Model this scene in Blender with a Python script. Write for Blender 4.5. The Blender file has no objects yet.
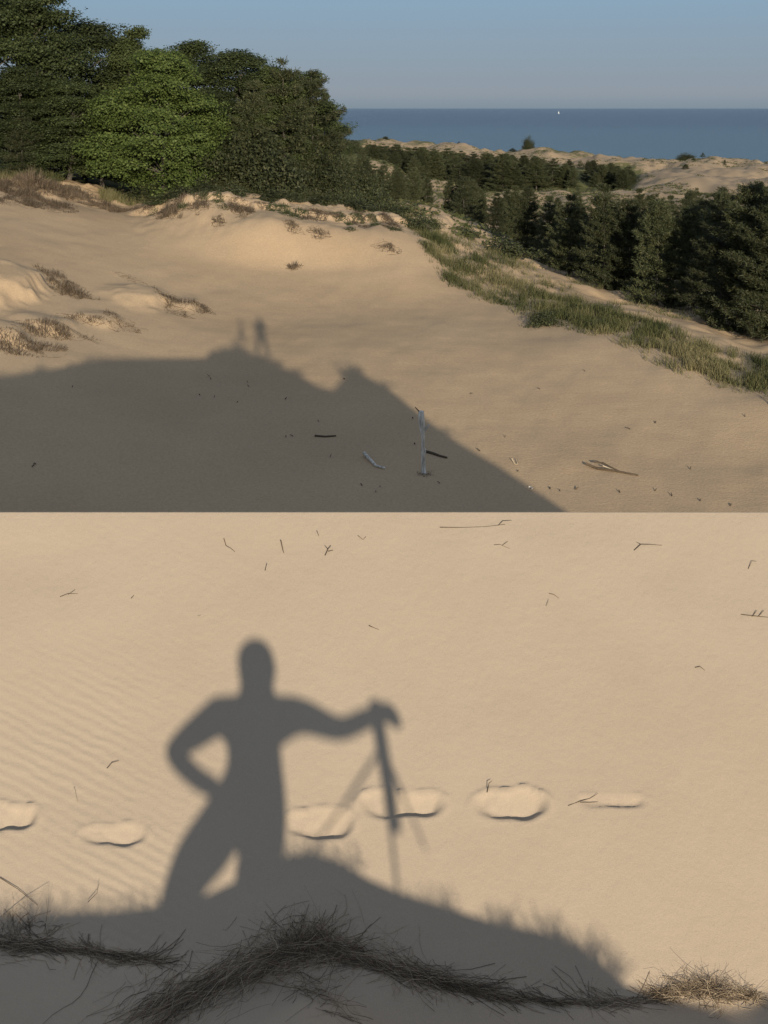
import bpy, math, random
import numpy as np
from mathutils import Vector, Matrix

R0 = np.random.RandomState(7)
scene = bpy.context.scene
col = scene.collection
W, Hh, F = 768, 1024, 1400.0
CX, HY = 384.0, 108.0           # principal column, horizon row
AC, AR = 130.0, 338.0            # where shadows converge (antisolar point)
SX, K = (AC - CX) / F, (AR - HY) / F    # travel of sunlight: (SX, 1, -K)

# ------------------------------------------------------------------ helpers
def tag(o, label=None, cat=None, group=None, kind=None):
    if label: o['label'] = label
    if cat: o['category'] = cat
    if group: o['group'] = group
    if kind: o['kind'] = kind
    return o

def empty(name, loc=(0, 0, 0)):
    o = bpy.data.objects.new(name, None)
    o.empty_display_size = 0.3
    o.location = loc
    col.objects.link(o)
    return o

def mesh_obj(name, verts, faces, mats, parent=None, smooth=True, tint=None, fmat=None):
    """verts (N,3); faces (M,k) array or list of tuples"""
    me = bpy.data.meshes.new(name)
    verts = np.asarray(verts, dtype=np.float32)
    if isinstance(faces, np.ndarray):
        k = faces.shape[1]
        me.vertices.add(len(verts)); me.vertices.foreach_set('co', verts.ravel())
        me.loops.add(faces.size); me.loops.foreach_set('vertex_index', faces.ravel().astype(np.int32))
        me.polygons.add(len(faces))
        me.polygons.foreach_set('loop_start', np.arange(0, faces.size, k, dtype=np.int32))
        me.polygons.foreach_set('loop_total', np.full(len(faces), k, dtype=np.int32))
        me.update(calc_edges=True)
    else:
        me.from_pydata([tuple(v) for v in verts], [], faces)
    if tint is not None:
        a = me.attributes.new('tint', 'FLOAT', 'FACE')
        a.data.foreach_set('value', np.asarray(tint, dtype=np.float32))
    if smooth:
        me.polygons.foreach_set('use_smooth', np.ones(len(me.polygons), dtype=bool))
    for m in (mats if isinstance(mats, (list, tuple)) else [mats]):
        me.materials.append(m)
    if fmat is not None:
        me.polygons.foreach_set('material_index', np.asarray(fmat, dtype=np.int32))
    me.validate()
    o = bpy.data.objects.new(name, me)
    col.objects.link(o)
    if parent: o.parent = parent
    return o

def copy_tree(root, loc, rz, sc):
    r = root.copy(); col.objects.link(r)
    r.location = loc; r.rotation_euler = (0, 0, rz); r.scale = sc
    for ch in root.children:
        c = ch.copy(); col.objects.link(c); c.parent = r
    return r

class Tubes:
    """collects tapered tubes into one mesh"""
    def __init__(s): s.v = []; s.f = []; s.n = 0
    def add(s, pts, rad, sides=5):
        pts = np.asarray(pts, float); n = len(pts)
        rad = np.broadcast_to(np.asarray(rad, float), (n,))
        t = np.gradient(pts, axis=0); t /= np.linalg.norm(t, axis=1)[:, None] + 1e-9
        up = np.array([0.31, 0.17, 0.93])
        if abs(t[0] @ up) > .9: up = np.array([1., .1, 0])
        a = np.cross(t, up); a /= np.linalg.norm(a, axis=1)[:, None] + 1e-9
        b = np.cross(t, a)
        th = np.arange(sides) / sides * 2 * math.pi
        ring = pts[:, None] + rad[:, None, None] * (a[:, None] * np.cos(th)[None, :, None] + b[:, None] * np.sin(th)[None, :, None])
        s.v.append(ring.reshape(-1, 3))
        i = np.arange(n - 1)[:, None] * sides; j = np.arange(sides)[None]
        j2 = (j + 1) % sides
        q = np.stack([i + j, i + j2, i + sides + j2, i + sides + j], -1).reshape(-1, 4) + s.n
        s.f.append(q); 
        # caps (degenerate quads avoided: fan as quads with a centre vertex)
        s.n += n * sides
        for e, base in ((0, 0), (n - 1, (n - 1) * sides)):
            c = s.n; s.v.append(pts[e][None] + (t[e] * rad[e] * .4 * (1 if e else -1))[None]); s.n += 1
            o0 = c - base - (0)  # placeholder
            first = c - n * sides - (0 if e == 0 else 1)
            idx = first + base + np.arange(sides)
            for m in range(0, sides - 1, 2):
                s.f.append(np.array([[c, idx[m], idx[(m + 1) % sides], idx[(m + 2) % sides]]]))
    def build(s, name, mat, parent=None):
        return mesh_obj(name, np.concatenate(s.v), np.concatenate(s.f), mat, parent)

def vnoise(x, y, seed=0):
    xi = np.floor(x).astype(np.int64); yi = np.floor(y).astype(np.int64)
    fx = x - xi; fy = y - yi
    fx = fx * fx * fx * (fx * (fx * 6 - 15) + 10); fy = fy * fy * fy * (fy * (fy * 6 - 15) + 10)
    def h(a, b):
        n = (a * 374761393 + b * 668265263 + seed * 974634777) & 0xffffffff
        n = ((n ^ (n >> 13)) * 1274126177) & 0xffffffff
        return ((n ^ (n >> 16)) & 0xffff) / 65535.0 * 2 - 1
    return (h(xi, yi) * (1 - fx) + h(xi + 1, yi) * fx) * (1 - fy) + (h(xi, yi + 1) * (1 - fx) + h(xi + 1, yi + 1) * fx) * fy

def fbm(x, y, oct=4, seed=0, gain=.5):
    s = 0; a = 1
    for i in range(oct):
        s = s + a * vnoise(x * 2 ** i, y * 2 ** i, seed + i * 17); a *= gain
    return s

def pchip_slopes(xk, Yk):
    # Yk (..., n) values along last axis
    h = np.diff(xk); d = np.diff(Yk, axis=-1) / h
    m = np.zeros_like(Yk)
    w = (d[..., :-1] * d[..., 1:] > 0)
    a = (h[:-1] + 2 * h[1:]); b = (2 * h[:-1] + h[1:])
    with np.errstate(divide='ignore', invalid='ignore'):
        mm = (a + b) / (a / d[..., :-1] + b / d[..., 1:])
    m[..., 1:-1] = np.where(w, mm, 0)
    m[..., 0] = d[..., 0]; m[..., -1] = d[..., -1]
    return m

def herm(x0, x1, y0, y1, m0, m1, x):
    h = x1 - x0; t = (x - x0) / h
    return (2*t**3-3*t**2+1)*y0 + (t**3-2*t**2+t)*h*m0 + (-2*t**3+3*t**2)*y1 + (t**3-t**2)*h*m1

def sstep(a, b, x):
    t = np.clip((x - a) / (b - a), 0, 1); return t * t * (3 - 2 * t)

# ------------------------------------------------------------------ far terrain, height over (bearing, distance)
PX = np.array([-300, -60, 0, 60, 130, 200, 270, 340, 400, 450, 520, 600, 680, 768, 840, 1080], float)
def flo(Y): return HY - (-15.6 + .13 * (Y - 55)) / Y * F       # the blowout floor as an image row
ROWS = {
 33:  [None]*16, 44: [None]*16, 55: [430, 440, 452, 465, 482, 497, None, None, None, None, None, None, None, None, None, None], 62: [365, 375, 388, 402, 418, 432, None, None, None, None, None, None, None, None, None, None],
 67:  [328, 338, 351, 365, 382, 395, None, None, None, None, None, None, None, 396, 380, 350],
 72:  [298, 307, 320, 335, 352, 364, None, None, None, None, None, None, 367, 372, 365, 345],
 77:  [272, 280, 292, 307, 324, 337, 340, 341, 341, 340, 340, 338, 344, 353, 350, 335],
 84:  [243, 250, 260, 275, 291, 304, 310, 313, 312, 311, 313, 314, 322, 336, 335, 320],
 92:  [214, 219, 228, 242, 256, 266, 273, 272, 265, 275, 290, 300, 310, 322, 322, 310],
 98:  [195, 199, 207, 220, 232, 227, 217, 223, 229, 254, 274, 291, 302, 314, 314, 300],
 104: [180, 183, 190, 202, 214, 194, 203, 211, 217, 241, 263, 286, 297, 306, 306, 292],
 112: [174, 176, 180, 186, 203, 188, 197, 206, 213, 234, 258, 282, 292, 298, 296, 285],
 130: [170, 170, 172, 174, 186, 183, 189, 198, 206, 216, 247, 274, 280, 284, 282, 272],
 160: [162, 160, 160, 161, 166, 167, 174, 190, 208, 222, 243, 258, 261, 264, 262, 255],
 220: [152, 150, 150, 151, 155, 157, 163, 178, 196, 206, 217, 226, 227, 226, 224, 220],
 300: [142, 142, 142, 143, 146, 148, 152, 166, 182, 182, 188, 188, 182, 186, 188, 190],
 350: [138, 138, 138, 139, 142, 144, 148, 160, 176, 180, 184, 186, 180, 176, 182, 184],
 450: [134, 134, 134, 135, 136, 138, 142, 148, 155, 158, 163, 168, 166, 168, 170, 172],
 530: [132, 132, 132, 133, 134, 136, 139, 142, 145, 150, 153, 158, 164, 162, 166, 168],
 600: [131, 131, 131, 132, 133, 134, 136, 137, 142, 145, 148, 154, 159, 162, 164, 166],
 660: [175]*16,
 900: [152]*16,
}
YK = np.array(sorted(ROWS), float)
ZT = np.zeros((len(PX), len(YK)))
for j, y in enumerate(YK):
    for i in range(len(PX)):
        r = ROWS[int(y)][i]
        if r is None: r = flo(y)
        ZT[i, j] = -y * (r - HY) / F
MT = pchip_slopes(YK, ZT)

HUM = []   # hummocks: (X, Y, rx, ry, h)
def far_z(X, Y):
    """terrain height, arrays"""
    X = np.asarray(X, float); Y = np.asarray(Y, float)
    sh = np.broadcast(X, Y).shape
    X = np.broadcast_to(X, sh).ravel(); Y = np.broadcast_to(Y, sh).ravel()
    p = np.clip(CX + X / Y * F, PX[0], PX[-1])
    j = np.clip(np.searchsorted(YK, Y) - 1, 0, len(YK) - 2)
    i = np.clip(np.searchsorted(PX, p) - 1, 0, len(PX) - 2)
    v = {}
    for d in (-1, 0, 1, 2):
        ii = np.clip(i + d, 0, len(PX) - 1)
        v[d] = herm(YK[j], YK[j+1], ZT[ii, j], ZT[ii, j+1], MT[ii, j], MT[ii, j+1], Y)
    h0 = PX[i+1] - PX[i]
    hp = PX[np.clip(i+1, 0, len(PX)-1)] - PX[np.clip(i-1, 0, len(PX)-1)]
    hn = PX[np.clip(i+2, 0, len(PX)-1)] - PX[i]
    m0 = (v[1] - v[-1]) / hp; m1 = (v[2] - v[0]) / hn
    t = (p - PX[i]) / h0
    z = (2*t**3-3*t**2+1)*v[0] + (t**3-2*t**2+t)*h0*m0 + (-2*t**3+3*t**2)*v[1] + (t**3-t**2)*h0*m1
    for (hx, hy, rx, ry, h) in HUM:
        dx = (X - hx) / rx; dy = (Y - hy) / ry
        sel = (np.abs(dx) < 3) & (np.abs(dy) < 3)
        if not sel.any(): continue
        wx_ = .16 * fbm(X * .8, Y * .7, 3, 101); wy_ = .16 * fbm(X * .8 + 31, Y * .7, 3, 103)
        dx = dx + wx_; dy = dy + wy_
        # windward (left) side long, right side steeper
        dx = np.where(dx > 0, dx * 2.4, dx * .7)
        dy = np.where(dy < 0, dy * 1.25, dy * .7)
        z = z + h * np.exp(-(dx*dx + dy*dy) ** 1.7)
    # eroded bank along the brow and rougher dunes further off
    p_ = CX + X / Y * F
    bank = sstep(94, 103, Y) * (1 - sstep(112, 124, Y)) * sstep(100, 180, p_) * (1 - sstep(400, 470, p_))
    z = z + bank * (.05 * fbm(X * 2.2, Y * 1.1, 2, 29) + .13 * fbm(X * .5, Y * .3, 3, 3) + .10 * np.abs(fbm(X * 1.3, Y * .22, 2, 9)) + sstep(101, 105, Y) * (.22 * fbm(X * .8, Y * .6, 4, 19)))
    yt = np.interp(p_, [120, 200, 270, 340, 400, 440], [105.5, 103.0, 101.5, 101.5, 102.5, 103]) + 1.3 * fbm(X * .45, X * 0 + 2.2, 3, 55) + .5 * fbm(X * 1.4, Y * .6, 2, 57)
    wlip = sstep(115, 150, p_) * (1 - sstep(400, 440, p_))
    z = z - wlip * .38 * (1 - sstep(-.25, .45, Y - yt)) * np.exp(-(np.minimum(Y - yt, 0) / 4.5) ** 2)
    brow = sstep(103, 109, Y) * (1 - sstep(118, 130, Y)) * (1 - sstep(100, 150, p_))
    z = z + brow * .45 * fbm(X * .5, Y * .5, 3, 5)
    z = z + .10 * fbm(X * .16, Y * .10, 3, 21) * sstep(50, 60, Y)
    z = z + .025 * fbm(X * .9, Y * .5, 2, 33) * (1 - sstep(130, 160, Y))
    right = sstep(0, 12, Y - np.interp(p_, [400, 450, 520, 600, 680, 768, 900], [96, 90, 85, 77, 71, 67, 60])) * sstep(380, 430, p_)
    z = z + right * (.28 * fbm(X * .33, Y * .3, 3, 41)) * (1 - sstep(125, 170, Y))
    dune = sstep(150, 260, Y) * (1 - sstep(600, 640, Y))
    z = z + dune * (2.6 * fbm(X * .04, Y * .017, 5, 51, .55) + .7 * fbm(X * .16, Y * .06, 3, 58) - .8)
    return z.reshape(sh)

YS = np.concatenate([np.arange(34, 135, .1), np.arange(135, 300, .5), np.arange(300, 640, 1.5)])
def far_hit(px, row, ymin=34):
    """first terrain point seen along a line of sight"""
    ys = YS[YS >= ymin]
    z = far_z((px - CX) / F * ys, ys)
    r = HY - z / ys * F
    ok = np.where(r <= row)[0]
    Y = ys[ok[0]] if len(ok) else ys[-1]
    X = (px - CX) / F * Y
    return X, Y, float(far_z(np.array([X]), np.array([Y]))[0])
def far_at(px, Y):
    X = (px - CX) / F * Y
    return X, Y, float(far_z(np.array([X]), np.array([Y]))[0])

_h = []
for px_, row_, rx_, ry_, h_ in [(12, 292, 2.9, 3.0, 1.0), (-38, 285, 3, 3.5, 1.0), (8, 337, 2.3, 1.5, .5), (58, 331, 1.9, 1.4, .40), (108, 324, 1.2, 1.2, .28),
                                (150, 304, 1.7, 1.8, .55), (192, 307, .9, 1.2, .25), (15, 186, 3.5, 2.5, .3), (440, 221, 3.5, 7, .6)]:
    X_, Y_, z_ = far_hit(px_, row_); _h.append((X_, Y_, rx_, ry_, h_))
HUM.extend(_h)

# ------------------------------------------------------------------ near slope (terrace): plane facing back towards the sun
TM = .65
T0 = -3.376 - TM * 6.8
YCREST = 7.796 / ((512 - HY) / F + TM)
def terr_Y(row): return 7.796 / ((row - HY) / F + TM)
def off_near(px, row):
    """(x, z) of the sun ray through a spot of the near slope, measured in the plane Y = 0"""
    Y = terr_Y(row); return (px - AC) * Y / F, -(row - AR) * Y / F
def off_far(px, row):
    X, Y, z = far_hit(px, row); return (px - AC) * Y / F, -(row - AR) * Y / F

LOW = [(0, 914), (60, 912), (110, 911), (160, 905), (200, 898), (240, 880), (280, 858), (310, 853), (340, 862), (370, 880), (400, 893),
       (440, 905), (470, 915), (500, 924), (540, 931), (575, 945), (600, 962), (625, 985)]
UP = [(180, 357), (200, 351), (222, 349), (240, 349), (257, 352), (275, 361), (295, 370), (315, 382), (331, 386), (341, 374), (348, 367), (356, 368),
      (370, 376), (385, 384), (405, 400), (430, 420), (460, 441), (490, 458), (530, 484), (570, 511)]
RX, RZ = [], []
RX += [-60, -20, -8, -2, -.8]; RZ += [-5, -3.4, -2.8, -2.6, -2.6]
for p, r in LOW:
    x, z = off_near(p, r); RX.append(x); RZ.append(z)
RX += [2.3, 2.6, 2.95, 3.25, 3.55, 3.85, 4.05, 4.25]; RZ += [-2.85, -2.9, -2.8, -2.45, -1.8, -1.2, -.9, -.72]
for p, r in UP:
    x, z = off_far(p, r)
    if x > RX[-1] + .05: RX.append(x); RZ.append(z - .17)
RX += [RX[-1] + 3, 45, 80]; RZ += [RZ[-1] - 3.5, -14, -20]
RX = np.array(RX); RZ = np.array(RZ)
def ridge(x): return np.interp(x, RX, RZ)

FOOT = [  # px,row,half length px,half width rows, depth
 (8, 816, 30, 13, .032), (113, 834, 35, 10, .022), (319, 823, 36, 14, .032), (402, 804, 43, 13, .035), (511, 806, 38, 14, .034), (612, 804, 36, 6, .014)]
FOOTW = []
for p, r, a, b, d in FOOT:
    Y = terr_Y(r); FOOTW.append(((p - CX) / F * Y, Y, a * Y / F, b * Y / (F * 1.146) * 1.0, d))

LIPP = [(-60, 945), (0, 950), (60, 957), (110, 963), (160, 972), (200, 968), (250, 960), (300, 955), (340, 960), (400, 978), (450, 990), (490, 998), (560, 1006), (650, 1008), (768, 1009), (900, 1005)]
LIPY = np.array([terr_Y(r) for _, r in LIPP]); LIPX = np.array([(p - CX) / F for p, _ in LIPP]) * LIPY
def lip_Y(X): return np.interp(X, LIPX, LIPY)

def near_z(X, Y):
    x = X - SX * Y
    # the dune behind, seen only by its shadow; ground falls away from it to the front
    Rr = ridge(x)
    Yp = np.maximum(Y, 0)
    rid = Rr - .22 * np.minimum(Yp, 6) - .62 * np.maximum(Yp - 6, 0) - .04 * np.maximum(-Y, 0)
    # small noise away from its crest
    rid = rid + .06 * fbm(X * .5, Y * .5, 3, 71) * sstep(.5, 3, np.abs(Y))
    # slope in front
    plane = T0 + TM * Y
    Yl = lip_Y(X)
    zl = T0 + TM * Yl
    lip = zl + .05 * (Y - Yl) + .03 * fbm(X * 1.4 + 5, Y * 1.6, 3, 81)
    lip = lip + .05 * np.exp(-((Y - Yl + .06) / .10) ** 2) * (.4 + .6 * np.exp(-((X + .35) / .5) ** 2))
    lip = lip - .5 * np.maximum(.35 - (Y - Yl + .9), 0) * 0
    k = .05
    hsm = np.clip(.5 + .5 * (plane - lip) / k, 0, 1)
    front = lip * (1 - hsm) + plane * hsm + k * hsm * (1 - hsm)
    front = front + .012 * fbm(X * .8, Y * 1.0, 3, 91) * sstep(0, .25, YCREST - Y)
    for fx, fy, a, b, d in FOOTW:
        dx = (X - fx) / a; dy = (Y - fy) / (b * (1 - .16 * np.cos(2.6 * (X - fx) / a) * np.sign(.5)) * 1.12)
        wob = 1 + .12 * np.sin(3.1 * dx + fx * 7) + .06 * np.sin(7.3 * dx + fx * 3)
        r2 = np.sqrt(np.abs(dx) ** 2.6 + np.abs(dy * wob) ** 2.2 + 1e-9)
        near_ = sstep(.3, -.3, dy) if False else np.clip(.5 - dy, 0, 1)
        inside = 1 - sstep(.80 - .42 * near_, 1.0, r2)
        rim = np.exp(-((r2 - 1.09) / .085) ** 2) * (.35 + .65 * np.clip(.5 + dy, 0, 1)) * (.8 + .5 * vnoise(X * 25, Y * 25, 6))
        # heel deeper than toes, floor a little flatter than the slope
        front = front - inside * d * (.75 + .25 * np.sin(2.4 * dx + .4)) * (1 - .75 * dy) + rim * d * .34
        front = front + inside * .004 * vnoise(X * 60, Y * 60, 5)
    back = T0 + TM * YCREST - .72 * (Y - YCREST)
    front = np.where(Y > YCREST, back, front)
    # the slope dies out to both sides and towards the back
    front = front - .16 * np.maximum(-2.4 - X, 0) - .75 * np.maximum(X - 2.7, 0) - .55 * np.maximum(5.2 - Y, 0)
    z = np.maximum(front, rid)
    return np.maximum(z, -21)

def near_hit(px, row, y0=4.9):
    ys = np.arange(y0, YCREST, .004)
    z = near_z((px - CX) / F * ys, ys)
    ok = np.where(HY - z / ys * F <= row)[0]
    Y = ys[ok[0]] if len(ok) else ys[-1]
    X = (px - CX) / F * Y
    return X, Y, float(near_z(np.array([X]), np.array([Y]))[0])

# ------------------------------------------------------------------ materials
def new_mat(name):
    m = bpy.data.materials.new(name); m.use_nodes = True
    nt = m.node_tree; nt.nodes.clear()
    out = nt.nodes.new('ShaderNodeOutputMaterial')
    return m, nt, out
def N(nt, t, **kw):
    n = nt.nodes.new(t)
    for k, v in kw.items():
        if k.startswith('i_'):
            key = k[2:]
            n.inputs[int(key) if key.isdigit() else key.replace('_', ' ')].default_value = v
        else: setattr(n, k, v)
    return n
def L(nt, a, ao, b, bi): nt.links.new(a.outputs[ao], b.inputs[bi])
def ramp(nt, stops):
    n = nt.nodes.new('ShaderNodeValToRGB')
    e = n.color_ramp.elements
    e[0].position, e[0].color = stops[0][0], (*stops[0][1], 1)
    e[1].position, e[1].color = stops[-1][0], (*stops[-1][1], 1)
    for p, c in stops[1:-1]:
        x = e.new(p); x.color = (*c, 1)
    return n

def sand_material(name, c0, c1, near):
    m, nt, out = new_mat(name)
    bs = N(nt, 'ShaderNodeBsdfPrincipled'); bs.inputs['Roughness'].default_value = .95
    bs.inputs['Specular IOR Level'].default_value = .15
    geo = N(nt, 'ShaderNodeNewGeometry')
    big = N(nt, 'ShaderNodeTexNoise', i_Scale=(.9 if near else .09), i_Detail=5.0, i_Roughness=.6)
    L(nt, geo, 'Position', big, 'Vector')
    r = ramp(nt, [(.3, c0), (.7, c1)]); L(nt, big, 'Fac', r, 0)
    fine = N(nt, 'ShaderNodeTexNoise', i_Scale=(230.0 if near else 9.0), i_Detail=3.0, i_Roughness=.7)
    L(nt, geo, 'Position', fine, 'Vector')
    mr = N(nt, 'ShaderNodeMapRange', i_1=.25, i_2=.75, i_3=.86, i_4=1.12); L(nt, fine, 'Fac', mr, 0)
    mul = N(nt, 'ShaderNodeMix', data_type='RGBA', blend_type='MULTIPLY'); mul.inputs[0].default_value = 1
    L(nt, r, 0, mul, 6); L(nt, mr, 0, mul, 7)
    colour = (mul, 2)
    if near:
        # scattered dark grains
        sp = N(nt, 'ShaderNodeTexVoronoi', i_Scale=55.0); L(nt, geo, 'Position', sp, 'Vector')
        spm = N(nt, 'ShaderNodeMapRange', i_1=.03, i_2=.07, i_3=1.0, i_4=0.0); L(nt, sp, 'Distance', spm, 0)
        sel = N(nt, 'ShaderNodeSeparateColor'); L(nt, sp, 'Color', sel, 0)
        gt = N(nt, 'ShaderNodeMath', operation='GREATER_THAN', i_1=.93); L(nt, sel, 0, gt, 0)
        pr = N(nt, 'ShaderNodeMath', operation='MULTIPLY'); L(nt, spm, 0, pr, 0); L(nt, gt, 0, pr, 1)
        mx = N(nt, 'ShaderNodeMix', data_type='RGBA'); L(nt, pr, 0, mx, 0); L(nt, mul, 2, mx, 6)
        mx.inputs[7].default_value = (.2, .14, .09, 1); colour = (mx, 2)
        # wind ripples, strongest at lower left of the slope
        sepp = N(nt, 'ShaderNodeSeparateXYZ'); L(nt, geo, 'Position', sepp, 0)
        mp = N(nt, 'ShaderNodeMapping'); mp.inputs['Rotation'].default_value = (0, 0, math.radians(-68))
        L(nt, geo, 'Position', mp, 'Vector')
        wv = N(nt, 'ShaderNodeTexWave', i_Scale=7.0, i_Distortion=2.6, i_Detail=2.0)
        wv.inputs['Detail Scale'].default_value = 1.1
        L(nt, mp, 0, wv, 'Vector')
        mX = N(nt, 'ShaderNodeMapRange', i_1=-.1, i_2=-1.3, i_3=.06, i_4=1.0); mX.interpolation_type = 'SMOOTHSTEP'; L(nt, sepp, 0, mX, 0)
        mY = N(nt, 'ShaderNodeMapRange', i_1=7.7, i_2=7.0, i_3=.1, i_4=1.0); mY.interpolation_type = 'SMOOTHSTEP'; L(nt, sepp, 1, mY, 0)
        pat = N(nt, 'ShaderNodeTexNoise', i_Scale=1.6, i_Detail=2.0); L(nt, geo, 'Position', pat, 'Vector')
        pm = N(nt, 'ShaderNodeMapRange', i_1=.35, i_2=.6, i_3=.25, i_4=1.0); L(nt, pat, 'Fac', pm, 0)
        a1 = N(nt, 'ShaderNodeMath', operation='MULTIPLY'); L(nt, mX, 0, a1, 0); L(nt, mY, 0, a1, 1)
        a2 = N(nt, 'ShaderNodeMath', operation='MULTIPLY'); L(nt, a1, 0, a2, 0); L(nt, pm, 0, a2, 1)
        a3 = N(nt, 'ShaderNodeMath', operation='MULTIPLY'); L(nt, a2, 0, a3, 0); L(nt, wv, 'Fac', a3, 1)
        b1 = N(nt, 'ShaderNodeBump', i_Strength=1.0, i_Distance=.0018); L(nt, a3, 0, b1, 'Height')
        lump = N(nt, 'ShaderNodeTexNoise', i_Scale=14.0, i_Detail=6.0, i_Roughness=.62); L(nt, geo, 'Position', lump, 'Vector')
        b2 = N(nt, 'ShaderNodeBump', i_Strength=1.0, i_Distance=.004); L(nt, lump, 'Fac', b2, 'Height'); L(nt, b1, 0, b2, 'Normal')
        b3 = N(nt, 'ShaderNodeBump', i_Strength=.6, i_Distance=.0022); L(nt, fine, 'Fac', b3, 'Height'); L(nt, b2, 0, b3, 'Normal')
        L(nt, b3, 0, bs, 'Normal')
    else:
        sepp = N(nt, 'ShaderNodeSeparateXYZ'); L(nt, geo, 'Position', sepp, 0)
        # low dune plants and litter on the ground beyond the blowout
        at = N(nt, 'ShaderNodeAttribute', attribute_name='veg')
        vn = N(nt, 'ShaderNodeTexNoise', i_Scale=.55, i_Detail=6.0, i_Roughness=.72); L(nt, geo, 'Position', vn, 'Vector')
        vn2 = N(nt, 'ShaderNodeTexNoise', i_Scale=.045, i_Detail=5.0, i_Roughness=.62); L(nt, geo, 'Position', vn2, 'Vector')
        ad = N(nt, 'ShaderNodeMath', operation='ADD'); L(nt, vn, 'Fac', ad, 0); L(nt, vn2, 'Fac', ad, 1)
        ad2 = N(nt, 'ShaderNodeMath', operation='ADD'); L(nt, ad, 0, ad2, 0); L(nt, at, 'Fac', ad2, 1)
        vm = N(nt, 'ShaderNodeMapRange', i_1=1.46, i_2=1.62, i_3=0.0, i_4=1.0); L(nt, ad2, 0, vm, 0)
        vr = ramp(nt, [(.35, (.085, .10, .036)), (.55, (.16, .155, .06)), (.7, (.24, .205, .10))]); L(nt, vn, 'Fac', vr, 0)
        mx = N(nt, 'ShaderNodeMix', data_type='RGBA'); L(nt, vm, 0, mx, 0); L(nt, mul, 2, mx, 6); L(nt, vr, 0, mx, 7)
        colour = (mx, 2)
        mp = N(nt, 'ShaderNodeMapping'); mp.inputs['Scale'].default_value = (.45, 1.5, 1); mp.inputs['Rotation'].default_value = (0, 0, math.radians(-28))
        L(nt, geo, 'Position', mp, 'Vector')
        b0 = N(nt, 'ShaderNodeTexNoise', i_Scale=.9, i_Detail=6.0, i_Roughness=.6); L(nt, mp, 0, b0, 'Vector')
        b1 = N(nt, 'ShaderNodeBump', i_Strength=1.0, i_Distance=.022); L(nt, b0, 'Fac', b1, 'Height')
        b2 = N(nt, 'ShaderNodeBump', i_Strength=.8, i_Distance=.025); L(nt, fine, 'Fac', b2, 'Height'); L(nt, b1, 0, b2, 'Normal')
        L(nt, b2, 0, bs, 'Normal')
    L(nt, colour[0], colour[1], bs, 'Base Color')
    L(nt, bs, 0, out, 0)
    return m

M = {}
M['sand_near'] = sand_material('near sand', (.46, .366, .272), (.50, .402, .30), True)
M['sand_far'] = sand_material('far sand', (.475, .340, .212), (.555, .405, .254), False)

def leaf_mat(name, dark, mid, light, trans=.25, objvar=.25):
    m, nt, out = new_mat(name)
    at = N(nt, 'ShaderNodeAttribute', attribute_name='tint')
    r = ramp(nt, [(0, dark), (.5, mid), (1, light)]); L(nt, at, 'Fac', r, 0)
    oi = N(nt, 'ShaderNodeObjectInfo')
    mr = N(nt, 'ShaderNodeMapRange', i_3=1 - objvar, i_4=1 + objvar); L(nt, oi, 'Random', mr, 0)
    mul = N(nt, 'ShaderNodeMix', data_type='RGBA', blend_type='MULTIPLY'); mul.inputs[0].default_value = 1
    L(nt, r, 0, mul, 6); L(nt, mr, 0, mul, 7)
    bs = N(nt, 'ShaderNodeBsdfPrincipled'); bs.inputs['Roughness'].default_value = .6; bs.inputs['Specular IOR Level'].default_value = .25
    tr = N(nt, 'ShaderNodeBsdfTranslucent')
    L(nt, mul, 2, bs, 'Base Color'); L(nt, mul, 2, tr, 'Color')
    mx = N(nt, 'ShaderNodeMixShader'); mx.inputs[0].default_value = trans
    L(nt, bs, 0, mx, 1); L(nt, tr, 0, mx, 2); L(nt, mx, 0, out, 0)
    return m
M['leaf_dark'] = leaf_mat('dark broadleaf', (.024, .036, .013), (.050, .066, .023), (.095, .110, .040))
M['leaf_bright'] = leaf_mat('bright broadleaf', (.052, .080, .020), (.100, .140, .034), (.17, .20, .058), .3, .05)
M['leaf_mid'] = leaf_mat('mid broadleaf', (.036, .054, .017), (.075, .096, .030), (.125, .142, .050))
M['needle'] = leaf_mat('pine needles', (.028, .036, .016), (.058, .066, .030), (.115, .112, .052), .15, .38)
M['shrub'] = leaf_mat('shrub leaves', (.028, .036, .014), (.058, .066, .028), (.105, .105, .050), .15, .2)
M['dry'] = leaf_mat('dry brush', (.06, .045, .03), (.12, .088, .058), (.22, .165, .11), .1, .2)
M['grass'] = leaf_mat('dune grass', (.045, .06, .02), (.11, .115, .045), (.28, .24, .125), .3, .0)
M['deadgrass'] = leaf_mat('dead grass', (.10, .075, .052), (.32, .24, .16), (.74, .6, .43), .1, .0)

def wood_mat(name, a, b, sc=6.0):
    m, nt, out = new_mat(name)
    bs = N(nt, 'ShaderNodeBsdfPrincipled'); bs.inputs['Roughness'].default_value = .85
    tc = N(nt, 'ShaderNodeTexCoord')
    mp = N(nt, 'ShaderNodeMapping'); mp.inputs['Scale'].default_value = (1, 1, .25); L(nt, tc, 'Object', mp, 0)
    n = N(nt, 'ShaderNodeTexNoise', i_Scale=sc, i_Detail=5.0, i_Roughness=.65); L(nt, mp, 0, n, 'Vector')
    r = ramp(nt, [(.35, a), (.65, b)]); L(nt, n, 'Fac', r, 0); L(nt, r, 0, bs, 'Base Color')
    bp = N(nt, 'ShaderNodeBump', i_Strength=.5, i_Distance=.02); L(nt, n, 'Fac', bp, 'Height'); L(nt, bp, 0, bs, 'Normal')
    L(nt, bs, 0, out, 0)
    return m
M['bark'] = wood_mat('bark', (.04, .033, .026), (.10, .085, .068))
M['birch'] = wood_mat('pale bark', (.22, .2, .17), (.42, .39, .34))
M['silver'] = wood_mat('weathered wood', (.34, .30, .25), (.88, .82, .72), 9.0)
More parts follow.
